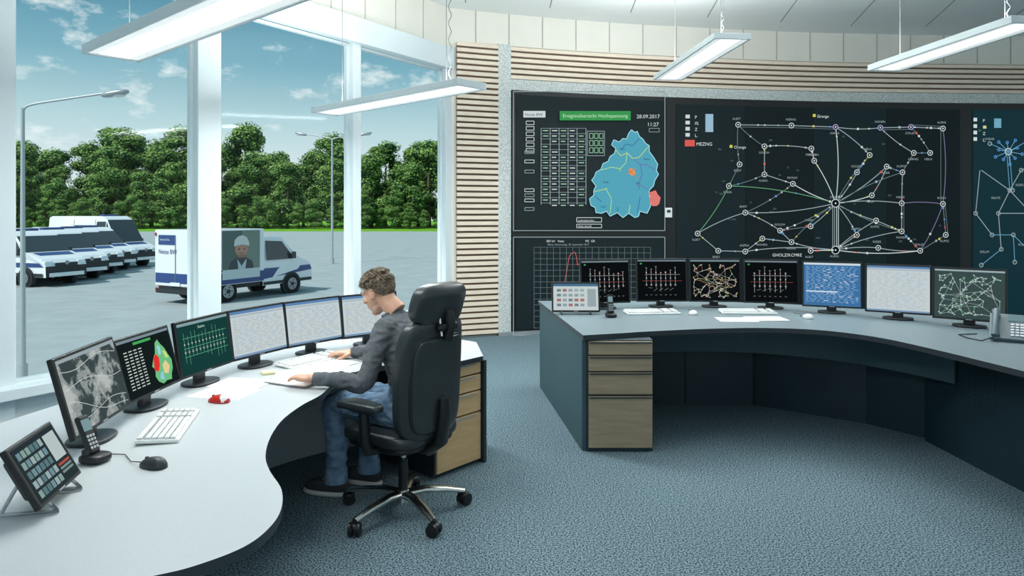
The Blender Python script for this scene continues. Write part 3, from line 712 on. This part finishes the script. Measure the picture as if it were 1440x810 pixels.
# ---------------------------------------------------------------- seated man
man=empty('seated_man')
sweater=M('charcoal_sweater',(112,116,120),.9,noise_=(60,.35),col2=(84,88,93),bump=(120,.4,.003),spec=.2)
jeans=M('blue_jeans',(132,158,182),.85,noise_=(14,.22),col2=(76,104,132),bump=(160,.4,.003),spec=.2)
skin=M('skin',(220,172,146),.5,noise_=(30,.35),col2=(206,152,126))
hairm=M('brown_hair',(124,104,84),.6,noise_=(60,.3),col2=(82,68,55))
lipm=M('lips',(176,104,92),.5)
shoe=M('dark_suede_shoe',(52,54,58),.8); sole=M('rubber_sole',(200,200,196),.7)
f=V((-.97,.24,0)).normalized(); l=V((-.24,-.97,0)).normalized(); up=V((0,0,1))
b=B('body')
fp=V((-.87,.5,0)).normalized(); lp=V((-.5,-.87,0)).normalized()
def mixv(a,c_,t): return (a*(1-t)+c_*t).normalized()
spine=[((-.55,3.855,.475),0,.165,.13,0),((-.555,3.86,.53),0,.18,.135,0),((-.56,3.865,.62),.2,.165,.12,.1),((-.565,3.87,.70),.4,.155,.115,.2),((-.59,3.89,.80),.7,.165,.12,.3),((-.625,3.925,.90),1,.18,.125,.35),((-.66,3.96,.97),1,.185,.115,.4),((-.675,3.975,1.02),1,.15,.09,.4),((-.69,3.98,1.05),1,.085,.07,.4),((-.70,3.985,1.075),1,.06,.06,.4)]
b.loft([(c_,mixv(lp,l,t),mixv(fp,f,t)*math.cos(le)-up*math.sin(le),ru,rv) for c_,t,ru,rv,le in spine],sweater,28)
def limb(pts,rad,n=16):
    P=cr(pts,5); RR=[]
    for i in range(len(pts)-1):
        for k in range(5): RR.append(rad[i]+(rad[i+1]-rad[i])*k/5)
    RR.append(rad[-1]); b.tube(P,RR,sweater,n)
    b.sell(P[0],(RR[0],)*3,sweater,n=10,m=16); b.sell(P[-1],(RR[-1]*.98,)*3,sweater,n=8,m=14)
LS=V((-.715,3.81,.985)); LE=V((-.80,3.675,.735)); LW=V((-1.045,3.665,.762))
RS=V((-.64,4.145,.985)); RE=V((-.82,4.34,.785)); RW=V((-1.02,4.44,.748))
limb([LS-l*.05+V((0,0,.01)),LS,(LS+LE)/2+l*.01,LE,(LE*.6+LW*.4)+V((0,0,.003)),LW],[.07,.066,.056,.049,.044,.034])
limb([RS+l*.05+V((0,0,.01)),RS,(RS+RE)/2,RE,(RE*.6+RW*.4)+V((0,0,.006)),RW],[.07,.066,.056,.048,.043,.034])
LH=V((-.61,3.785,.545)); LK=V((-1.035,3.955,.548)); LA=V((-1.03,4.0,.10))
RH=V((-.50,3.94,.545)); RK=V((-.90,4.165,.545)); RA=V((-.87,4.16,.10))
for H_,K_,A_ in ((LH,LK,LA),(RH,RK,RA)):
    limb([H_,H_*.5+K_*.5+V((0,0,.005)),K_+V((.03,-.01,.005)),K_+V((0,0,-.05)),K_*.55+A_*.45+V((.012,0,0)),A_+V((0,0,.03))],[.094,.082,.068,.064,.062,.058])
segs=[((-.55,3.86,.45),(-.565,3.87,.68),.16,1),((-.565,3.87,.72),(-.675,3.975,1.02),.16,0),(LS,LE,.06,0),(LE,LW,.045,0),(RS,RE,.06,0),(RE,RW,.045,0),(LH,LK,.09,1),(LK,LA,.06,1),(RH,RK,.09,1),(RK,RA,.06,1)]
def sd(p,a,c_):
    a=V(a);c_=V(c_);d=c_-a;t=max(0,min(1,(p-a).dot(d)/d.length_squared)); return (p-a-d*t).length
def bodymat(p): return min(segs,key=lambda s:sd(p,s[0],s[1])/s[2])[3]
def wr(p,n):
    q=p*15
    a=abs(noise.noise(V((q.x,q.y,q.z*1.8)))); a2=abs(noise.noise(q*2.2)); return n*(.016*(.3-a)+.005*(.3-a2))
remesh(b,.008,3,bodymat,[sweater,jeans],'body',man,wr)
# collar + cuffs + hems
b=B('clothing_trim'); c0=V((-.70,3.985,1.072))
b.tube([c0+l*(.058*math.cos(a))+(f*.92-up*.4)*(.058*math.sin(a)) for a in [i*2*math.pi/24 for i in range(25)]],.009,sweater,8,cap=False)
for W2,E2 in ((LW,LE),(RW,RE)):
    d=(W2-E2).normalized(); b.tube([W2-d*.01,W2+d*.022],[.037,.033],sweater,18)
for A_ in (LA,RA): b.tube([A_+V((0,0,.06)),A_+V((0,0,-.02))],[.064,.068],jeans,20)
b.build(man)
# shoes
for A_,d in ((LA,V((-.96,.28,0))),(RA,V((-.80,.35,0)))):
    b=B('shoe'); a=math.atan2(d.y,d.x); b.T=TR(A_.x,A_.y,0,a)
    b.sell((.06,0,.055),(.145,.047,.045),shoe,.8,.75,14,32,fn=lambda v:(v.x,v.y*(1+.12*math.sin(v.x*14)),v.z*(1-.28*max(0,v.x/.145))-.010*max(0,v.x/.145)))
    b.sell((.0,0,.085),(.058,.045,.045),shoe,.8,.8,12,24)
    b.sell((.06,0,.016),(.152,.052,.015),sole,.35,.75,8,36,fn=lambda v:(v.x,v.y*(1+.12*math.sin(v.x*14)),v.z))
    for k in range(4): b.tube([(.05+k*.022,-.028,.098-k*.005),(.05+k*.022,0,.104-k*.006),(.05+k*.022,.028,.098-k*.005)],.003,sole,5)
    b.build(man)
# hands
def hand(W2,d,side,name,z):
    b=B(name); d=V(d); a=math.atan2(d.y,d.x)
    b.T=Matrix.Translation(W2)@Matrix.Rotation(a,4,'Z')
    s=side # +1: thumb on +y
    b.tube([(-.03,0,0),(0,0,0),(.03,0,-.002)],[.027,.026,.028],skin,14,flat=.8)
    b.sell((.055,0,-.004),(.052,.041,.017),skin,.75,.65,14,28)
    b.sell((.035,s*.024,-.010),(.032,.018,.016),skin,.9,.9,10,16)
    for k,(yo,L,sp) in enumerate(((.030,.072,.10),(.010,.080,.03),(-.011,.074,-.04),(-.030,.058,-.13))):
        x0=.088-abs(k-1.2)*.004; p=V((x0,s*yo,.0)); pts=[p+V((-.02,0,.0)),p]; dd=V((math.cos(s*sp),math.sin(s*sp),0))
        q=p; pit=[.15,.55,.95]
        for j in range(3):
            q=q+dd*(L*[.45,.32,.23][j])*math.cos(pit[j])+V((0,0,-1))*(L*[.45,.32,.23][j])*math.sin(pit[j])*.75
            pts.append(q)
        b.tube(pts,[.0095,.0098,.009,.0082,.0065],skin,10); b.sell(pts[-1],(.0068,)*3,skin,n=8,m=10)
    tp=[(.015,s*.026,-.006),(.038,s*.046,-.012),(.062,s*.058,-.020),(.084,s*.056,-.027)]
    b.tube(tp,[.014,.0125,.0105,.0085],skin,10); b.sell(tp[-1],(.0085,)*3,skin,n=8,m=10)
    return remesh(b,.0026,2,lambda p:0,[skin],name,man)
hand(LW+V((-.025,0,.004)),(-.93,.36,0),-1,'hand_left',ZL)
hand(RW+V((-.02,.0,.000)),(-.95,-.25,0),1,'hand_right',ZL)
# head
hd=V((-.93,.36,0)).normalized()
Hc=V((-.785,4.01,1.185))
TH=Matrix.Translation(Hc)@Matrix.Rotation(math.atan2(hd.y,hd.x),4,'Z')@Matrix.Rotation(math.radians(24),4,'Y')
b=B('head'); b.T=TH
b.sell((-.018,0,.032),(.096,.077,.090),skin,n=24,m=36)
b.sell((.028,0,-.028),(.060,.060,.086),skin,.85,.85,24,36,fn=lambda v:(v.x,v.y*(1-.22*max(0,-v.z/.086)),v.z))
b.sell((.052,0,-.098),(.034,.030,.022),skin)
b.sell((.02,0,-.078),(.052,.052,.032),skin)
b.tube([(.084,0,.022),(.096,0,.002),(.109,0,-.020),(.108,0,-.030)],[.008,.0095,.012,.009],skin,12)
for sy in (-1,1):
    b.sell((.096,sy*.011,-.027),(.010,.008,.007),skin,n=8,m=12)
    b.tube([(.072,sy*.048,.022),(.083,sy*.03,.028),(.088,sy*.01,.024)],[.008,.010,.008],skin,10)
    b.sell((.066,sy*.040,-.022),(.022,.020,.018),skin,n=10,m=16)
    b.sell((-.006,sy*.079,-.006),(.019,.007,.031),skin,n=12,m=18,rot=Matrix.Rotation(sy*.35,3,'Z')@Matrix.Rotation(-.2,3,'Y'))
    b.tube([(-.008+.017*math.sin(t),sy*(.085+.002*math.sin(t)),-.004+.029*math.cos(t)) for t in [-.9+i*.45 for i in range(9)]][::-1],.0042,skin,8)
b.sell((.086,0,-.054),(.011,.023,.006),skin); b.sell((.084,0,-.066),(.011,.020,.007),skin)
b.tube([(-.025,0,-.03),(-.045,0,-.085),(-.075,0,-.15)],[.058,.056,.058],skin,20)
THi=TH.inverted()
def hm(p):
    q=THi@p
    return 1 if (q.x>.086 and -.071<q.z<-.050 and abs(q.y)<.022) else 0
remesh(b,.0032,2,hm,[skin,lipm],'head',man)
b=B('eyes'); b.T=TH
eyew=M('eye_white',(225,222,215),.3); iris=M('iris',(60,70,60),.3)
for sy in (-1,1):
    b.sell((.0765,sy*.030,.006),(.0125,.0125,.0125),eyew,n=10,m=16); b.sell((.0865,sy*.030,.003),(.004,.005,.005),iris,n=8,m=12)
    b.tube([(.068,sy*.043,.016),(.086,sy*.030,.0165),(.088,sy*.018,.012)],.003,skin,8)
    b.tube([(.080,sy*.048,.030),(.092,sy*.03,.038),(.096,sy*.012,.033)],[.003,.0045,.003],hairm,8)
b.build(man)
b=B('hair'); b.T=TH
def hairok(p):
    x,z=p.x,p.z
    zm=.034+max(0,x/.08)*.046 if x>0 else .030+x*1.05
    if x<-.075: zm=-.05
    return z>zm
cc=V((-.018,0,.032)); rr=(.099,.0805,.094); n,m_=36,60; vs=[]
for i in range(n+1):
    a=-math.pi/2+math.pi*i/n
    for j in range(m_):
        t=2*math.pi*j/m_; vs.append(cc+V((rr[0]*math.cos(a)*math.cos(t),rr[1]*math.cos(a)*math.sin(t),rr[2]*math.sin(a))))
fs=[]
for i in range(n):
    for j in range(m_):
        q=[i*m_+j,i*m_+(j+1)%m_,(i+1)*m_+(j+1)%m_,(i+1)*m_+j]
        if all(hairok(vs[k]) for k in q): fs.append(q)
b.add(vs,fs,hairm,True)
hr=random.Random(3); cnt=0
hcols=[hairm,M('hair_light',(158,138,114),.55),M('hair_dark',(76,64,52),.6)]
while cnt<4200:
    d=V((hr.gauss(0,1),hr.gauss(0,1),hr.gauss(0,1))).normalized(); p=cc+V((d.x*rr[0],d.y*rr[1],d.z*rr[2])); 
    if not hairok(p): continue
    cnt+=1; nrm=V((d.x/rr[0],d.y/rr[1],d.z/rr[2])).normalized()
    flow=V((-.2,d.y*.6,-.9)) if d.z<.5 else V((.6,.5*math.sin(d.y*9),.1)); ta=(flow-nrm*flow.dot(nrm)).normalized()+V((hr.uniform(-.4,.4),hr.uniform(-.4,.4),hr.uniform(-.3,.3)))
    top=max(0,min(1,(d.z-.0)/.5))
    L=.012+.018*top*hr.uniform(.7,1.2); rise=.15+.5*top*hr.uniform(.5,1)
    p1=p+ta*L*.5+nrm*L*rise; p2=p1+ta*L*.45+nrm*L*rise*-.25; side=nrm.cross(ta).normalized()*.0020
    b.add([p-side,p+side,p1+side,p1-side,p2],[[0,1,2,3],[3,2,4]],hr.choice(hcols),False)
b.build(man)

# ---------------------------------------------------------------- outdoors
ZO=-1.35; HO=CAMH-ZO
asph=M('asphalt_light',(178,186,188),.9,noise_=(1.2,.3),col2=(158,167,170),spec=.2)
grass=M('grass_bright',(132,184,56),.95,noise_=(.4,.3),col2=(102,160,42),spec=.1)
b=B('parking_lot_ground'); b.box((-60,120,ZO-.5),(520,330,1.0),asph); b.build()
b=B('grass_field'); b.box((-60,190,ZO+.01),(520,154,.02),grass); b.build()
def unz(px,py,z):
    s=(py-HZ)/(CAMH-z); return ((px-720)/s,F/s)
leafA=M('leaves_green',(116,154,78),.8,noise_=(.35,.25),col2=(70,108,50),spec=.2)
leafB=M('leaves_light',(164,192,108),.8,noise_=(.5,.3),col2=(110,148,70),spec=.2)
leafC=M('leaves_dark',(46,76,48),.9,spec=.1)  # shaded leaf tone, crown shadow put into the colour
bark=M('bark',(110,96,80),.9)
def tree_mesh(seed):
    r=random.Random(seed); b=B('tree_variant'); H=r.uniform(17,20)
    b.tube([(0,0,0),(.2,0,H*.4),(0,.2,H*.7)],[.35,.25,.1],bark,8)
    blobs=[]
    for k in range(34):
        t=r.random(); z=H*(.10+.80*t); rad=(1-abs(t-.36)**1.6*1.3)*H*.21; a=r.uniform(0,6.28); q=r.random()**.5*rad
        blobs.append((V((q*math.cos(a),q*math.sin(a),z)),H*r.uniform(.055,.11)))
    blobs.append((V((0,0,H*.88)),H*.08))
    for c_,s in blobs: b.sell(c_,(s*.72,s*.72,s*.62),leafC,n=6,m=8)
    ka,kb,kc=b.mi(leafA),b.mi(leafB),b.mi(leafC)
    g=r.gauss; u_=r.uniform; bv=b.v;bf=b.f;bmm=b.m;bs=b.s
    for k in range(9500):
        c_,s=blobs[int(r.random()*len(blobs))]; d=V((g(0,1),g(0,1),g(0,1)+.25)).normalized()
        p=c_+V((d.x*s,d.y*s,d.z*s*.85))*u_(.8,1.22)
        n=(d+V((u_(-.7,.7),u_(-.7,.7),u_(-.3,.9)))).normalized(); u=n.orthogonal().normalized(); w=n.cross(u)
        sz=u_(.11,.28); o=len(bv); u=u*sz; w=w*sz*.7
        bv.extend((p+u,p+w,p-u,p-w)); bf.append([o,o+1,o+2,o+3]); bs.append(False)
        bmm.append(kb if (d.z>.0 and r.random()<.6) else (ka if r.random()<.86 else kc))  # upper sides get lighter leaves, sunlit tops painted by colour
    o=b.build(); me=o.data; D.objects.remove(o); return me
tm=[tree_mesh(s) for s in range(5)]
row=empty('tree_row'); r=random.Random(8)
k=0
for rowi,(Y0,hs,dx0,dx1) in enumerate(((131,.30,2.2,3.6),(136,.76,6,9),(146,.92,6,9),(158,1.06,6,9))):
    x=-170+rowi*3
    while x<45:
        o=D.objects.new('tree_%d'%k,r.choice(tm)); SC.collection.objects.link(o); o.parent=row
        s=hs*r.uniform(.78,1.18)
        if rowi==3 and -66<x<-44: s*=1.14
        if rowi==0: s=hs*r.uniform(.6,1.3)
        o.location=(x,Y0+r.uniform(-2,2),ZO+.02); o.rotation_euler=(0,0,r.uniform(0,6.28)); o.scale=(s*1.25,s*1.25,s); x+=r.uniform(dx0,dx1); k+=1
galv=M('galvanised_steel',(184,192,194),.5,.4)
def street(px,py,h,arms,rb):
    x,y=unz(px,py,ZO); b=B('street_lamp')
    b.tube([(x,y,ZO),(x,y,ZO+h*.3),(x,y,ZO+h)],[rb,rb*.85,rb*.6],galv,14); b.cyl((x,y,ZO),(x,y,ZO+.35),rb*1.5,galv,14)
    for s,L in arms:
        d=V((s,.15,0)).normalized(); p=V((x,y,ZO+h)); 
        b.tube(cr([p-V((0,0,.1)),p+d*.1+V((0,0,.05)),p+d*L*.5+V((0,0,.18*L*.5+.05)),p+d*L+V((0,0,.16*L+.08))],4),rb*.42,galv,10)
        e=p+d*L+V((0,0,.16*L+.08)); k=rb/.05
        b.sell(e+d*.16*k,(.24*k,.09*k,.055*k),silver,.8,.8,10,20,rot=Matrix.Rotation(math.atan2(d.y,d.x),3,'Z')@Matrix.Rotation(-.2,3,'Y'))
        b.sell(e+d*.20*k-V((0,0,.03*k)),(.14*k,.07*k,.04*k),keyw,n=8,m=16,rot=Matrix.Rotation(math.atan2(d.y,d.x),3,'Z'))
    b.build()
street(32,540,4.85,((1,1.35),),.05)
street(467,371,7.4,((-1,1.7),(1,1.7)),.08)

carw=M('vehicle_white',(236,240,244),.3,coat=.3); carb=M('vehicle_blue',(34,66,128),.35,coat=.3); carg=M('vehicle_glass',(40,52,60),.15,spec=.8)
tire=M('tyre',(24,25,27),.85); hub=M('wheel_hub',(150,155,160),.4,.6); light=M('headlight',(235,240,245),.15); redl=M('tail_light',(190,30,25),.3)
cardk=M('bumper_dark',(42,46,50),.6)
def wheel(b,x,y,r,w=.22):
    s=1 if y>0 else -1
    b.cyl((x,y-s*w,r),(x,y,r),r,tire,24); b.cyl((x,y,r),(x,y+s*.012,r),r*.62,hub,20); b.cyl((x,y+s*.01,r),(x,y+s*.03,r),r*.2,cardk,12)
    for k in range(5):
        a=k*1.2566; b.box((x+math.cos(a)*r*.4,y+s*.014,r+math.sin(a)*r*.4),(r*.12,.01,r*.12),cardk)
def bodyx(b,prof,wf):
    n=len(prof); Lp=[(x,wf(x,z),z) for x,z,_ in prof]; Rp=[(x,-wf(x,z),z) for x,z,_ in prof]
    b.add(Lp,[list(range(n))],carw); b.add(Rp,[list(range(n))[::-1]],carw)
    for i in range(n):
        j=(i+1)%n; b.add([Lp[i],Rp[i],Rp[j],Lp[j]],[[0,1,2,3]],prof[i][2])
def sidepoly(b,pts,wf,mat,o=.012):
    for s in (1,-1): 
        q=[(x,s*(wf(x,z)+o),z) for x,z in pts]; b.add(q,[list(range(len(q)))],mat)
def van(x,y,ang,sc=1.0,high=1.0):
    # x,y : ground point of the front right wheel
    b=B('service_van'); b.T=TR(x,y,ZO,ang)@Matrix.Translation((-4.75,1.0,0))
    H=2.45*high
    wf=lambda x_,z: (.98 if z<1.25 else .98-.13*(z-1.25)/(H-1.25))*(1-.10*max(0,(x_-4.9)/.9))
    prof=[(0,.45,cardk),(0.0,1.2,carw),(.06,H-.1,carw),(.25,H,carw),(3.7,H,carw),(4.0,H-.12,carw),(4.10,H-.20,carg),(4.80,1.40,carw),(5.30,1.27,carw),(5.62,1.12,carw),(5.76,.98,carw),(5.82,.85,cardk),(5.84,.4,cardk)]
    bodyx(b,prof,wf)
    sidepoly(b,[(0.02,.98),(5.5,.98),(5.74,.82),(.02,.72)],wf,carb)
    sidepoly(b,[(3.35,1.30),(4.66,1.30),(4.05,H-.30),(3.4,H-.30)],wf,carg)
    sidepoly(b,[(3.28,.5),(3.31,.5),(3.31,H-.2),(3.28,H-.2)],wf,seam,.016); sidepoly(b,[(4.02,1.30),(4.06,1.30),(4.06,H-.32),(4.02,H-.30)],wf,carw,.018); sidepoly(b,[(1.80,.6),(1.83,.6),(1.83,H-.2),(1.80,H-.2)],wf,seam,.016)
    if high<1: sidepoly(b,[(1.9,1.4),(3.2,1.4),(3.2,H-.3),(1.9,H-.3)],wf,carg); sidepoly(b,[(.3,1.4),(1.75,1.4),(1.75,H-.3),(.3,H-.3)],wf,carg)
    else: sidepoly(b,[(1.9,1.4),(3.2,1.4),(3.2,H-.5),(1.9,H-.5)],wf,carg,.02)
    sidepoly(b,[(0,.42),(5.7,.42),(5.7,.56),(0,.56)],wf,cardk,.02)
    for s in (1,-1):
        b.box((5.72,s*.70,.95),(.12,.34,.22),light,bev=.03)
        b.box((4.55,s*1.09,1.42),(.12,.14,.28),cardk,bev=.03); b.box((0,s*.88,1.1),(.04,.12,.4),redl)
        for wx in (1.1,4.75): 
            b.cyl((wx,s*.80,.36),(wx,s*.985,.36),.43,cardk,24); wheel(b,wx,s*1.0,.36)
    b.box((5.82,0,.90),(.05,.95,.16),cardk,bev=.01); b.cyl((5.84,0,.97),(5.87,0,.97),.09,hub,16); b.box((5.86,0,.5),(.03,1.5,.16),carw,bev=.01)
    b.box((5.88,0,.5),(.01,.5,.1),light)
    b.add([(4.92,.78,1.385),(4.92,-.78,1.385),(5.30,-.72,1.285),(5.30,.72,1.285)],[[0,1,2,3]],carb)
    b.box((3.3,0,H+.05),(.3,1.0,.1),carb,bev=.03)
    b.build(weld=True,bevel=.05)
for i,(px,py) in enumerate(((34,404),(74,396),(103,388),(127,382))):
    x,y=unz(px,py,ZO); van(x,y,-.36,1.0,.92)
x,y=unz(162,377,ZO); van(x,y,-.26,1.0,1.16)
# box truck
b=B('box_truck'); pr=unz(320,425,ZO)
an=math.atan2(.885,.465)
# local: x forward, right side (-y) faces the camera, rear-right wheel at origin
b.T=TR(pr[0],pr[1],ZO,an)@Matrix.Scale(1.07,4)@Matrix.Translation((0,.95,0))
b.box((.15,0,1.42),(2.55,2.0,1.75),carw,bev=.03)     # cargo box
b.box((.15,0,.47),(2.5,1.7,.14),cardk)
sy=-1.012
for s in (-1,1):
    b.box((.15,s*1.004,.74),(2.5,.01,.34),carb)
    b.box((-.05,s*1.006,1.0),(2.0,.01,.05),carb)
b.box((-1.13,0,.80),(.012,1.9,.30),carb); b.box((-1.135,.4,1.98),(.012,.8,.30),carb); b.box((-1.14,0,1.35),(.01,.02,1.5),seam)
for s in (-1,1): b.box((-1.15,s*.8,.42),(.06,.2,.12),redl); b.box((-1.15,s*.92,2.15),(.03,.05,.1),redl)
b.box((-1.16,0,.40),(.06,1.7,.14),cardk); b.box((-1.145,0,.62),(.02,.45,.11),light)
PW=.0125
def mpz_(o): return lambda u,v:V((-.25+u*PW,sy-o,2.25-v*.0118))
mpz1,mpz2,mpz3,mpz4=mpz_(.004),mpz_(.009),mpz_(.014),mpz_(.018)
P=lambda c_:M('poster_%d_%d_%d'%c_,c_,.5)
b.rect(mpz1,0,0,118,130,P((86,104,100)))
b.rect(mpz2,0,104,118,130,P((200,212,214))); b.poly(mpz2,[(60,0),(118,0),(118,104),(80,104)],P((120,136,126)))
b.poly(mpz3,[(20,104),(26,84),(44,74),(74,74),(92,84),(98,104)],P((60,66,72)))
b.disc(mpz3,58,50,21,P((186,140,118)),22); b.poly(mpz4,[(34,42),(36,26),(46,16),(60,12),(74,18),(81,30),(83,42),(60,38)],P((214,218,214)))
b.disc(mpz4,50,50,2.2,P((40,34,30))); b.disc(mpz4,67,50,2.2,P((40,34,30))); b.rect(mpz4,51,61,66,63,P((140,80,70))); b.rect(mpz4,46,66,72,74,P((150,110,92)))
b.poly(mpz4,[(44,76),(58,96),(74,76),(70,104),(48,104)],P((190,200,205)))
b.text(lambda u,v:V((-1.145,-u*.01,1.75-v*.01)),-80,20,20,'Netze BW',carb)
b.text(lambda u,v:V((-1.148,-u*.01,2.0-v*.01)),-72,4,9,'Strom & Gas',carw)
# cab
wf=lambda x_,z:(.90 if z<1.25 else .90-.10*(z-1.25)/.85)*(1-.10*max(0,(x_-3.2)/.7))
prof=[(1.45,.38,cardk),(1.45,1.95,carw),(1.7,2.02,carw),(2.35,1.98,carg),(3.02,1.28,carw),(3.62,1.06,carw),(3.78,.8,cardk),(3.80,.38,cardk)]
bodyx(b,prof,wf)
sidepoly(b,[(1.62,1.22),(2.86,1.22),(2.34,1.84),(1.62,1.88)],wf,carg); sidepoly(b,[(1.47,.95),(3.68,.95),(3.78,.78),(1.47,.60)],wf,carb)
sidepoly(b,[(1.47,.40),(3.75,.40),(3.75,.5),(1.47,.5)],wf,cardk,.02)
for s in (1,-1):
    b.box((3.66,s*.68,.90),(.2,.28,.2),light,bev=.03); b.box((2.75,s*1.0,1.35),(.1,.14,.24),cardk,bev=.03)
    for wx in (0,2.75):
        if wx: b.cyl((wx,s*.75,.34),(wx,s*.905,.34),.41,cardk,24)
        wheel(b,wx,s*(.92 if wx else .98),.34)
b.build()

# ---------------------------------------------------------------- sky, sun
w=D.worlds.new('World'); SC.world=w; w.use_nodes=True; nt=w.node_tree; N_=nt.nodes; Lk=nt.links
bg=N_['Background']; tc=N_.new('ShaderNodeTexCoord'); sx=N_.new('ShaderNodeSeparateXYZ'); Lk.new(tc.outputs['Generated'],sx.inputs[0])
rp=N_.new('ShaderNodeValToRGB'); e=rp.color_ramp.elements; e[0].position=0; e[0].color=rgb((222,236,238)); e[1].position=1; e[1].color=rgb((140,180,195))
for ps,c_ in ((.07,(214,231,235)),(.13,(184,214,222)),(.20,(130,180,198)),(.29,(80,140,168)),(.45,(120,165,186))):
    q=e.new(ps); q.color=rgb(c_)
Lk.new(sx.outputs['Z'],rp.inputs[0])
mp_=N_.new('ShaderNodeMapping'); mp_.inputs['Scale'].default_value=(4,4,8); mp_.inputs['Location'].default_value=(2.9,.4,.6)
ns=N_.new('ShaderNodeTexNoise'); ns.inputs['Scale'].default_value=3.4; ns.inputs['Detail'].default_value=10; ns.inputs['Roughness'].default_value=.62
Lk.new(tc.outputs['Generated'],mp_.inputs[0]); Lk.new(mp_.outputs[0],ns.inputs['Vector'])
cp=N_.new('ShaderNodeValToRGB'); cp.color_ramp.elements[0].position=.565; cp.color_ramp.elements[1].position=.73
Lk.new(ns.outputs['Fac'],cp.inputs[0])
mk=N_.new('ShaderNodeMix'); mk.data_type='RGBA'; Lk.new(cp.outputs[0],mk.inputs[0]); Lk.new(rp.outputs[0],mk.inputs[6]); mk.inputs[7].default_value=rgb((240,247,248))
Lk.new(mk.outputs[2],bg.inputs[0]); bg.inputs[1].default_value=1.0
s=D.lights.new('sun','SUN'); s.energy=3.4; s.angle=math.radians(3); s.color=(1,.98,.93); so=D.objects.new('sun',s); SC.collection.objects.link(so)
so.rotation_euler=V((-.45,-.55,.75)).to_track_quat('Z','Y').to_euler()

# ---------------------------------------------------------------- camera
cam=D.cameras.new('camera'); co=D.objects.new('camera',cam); SC.collection.objects.link(co)
co.location=(0,0,CAMH); co.rotation_euler=(math.radians(90),0,0); cam.lens=24; cam.sensor_width=36; cam.shift_y=-105/1440; cam.clip_end=1000
SC.camera=co
SC.view_settings.view_transform='Standard'
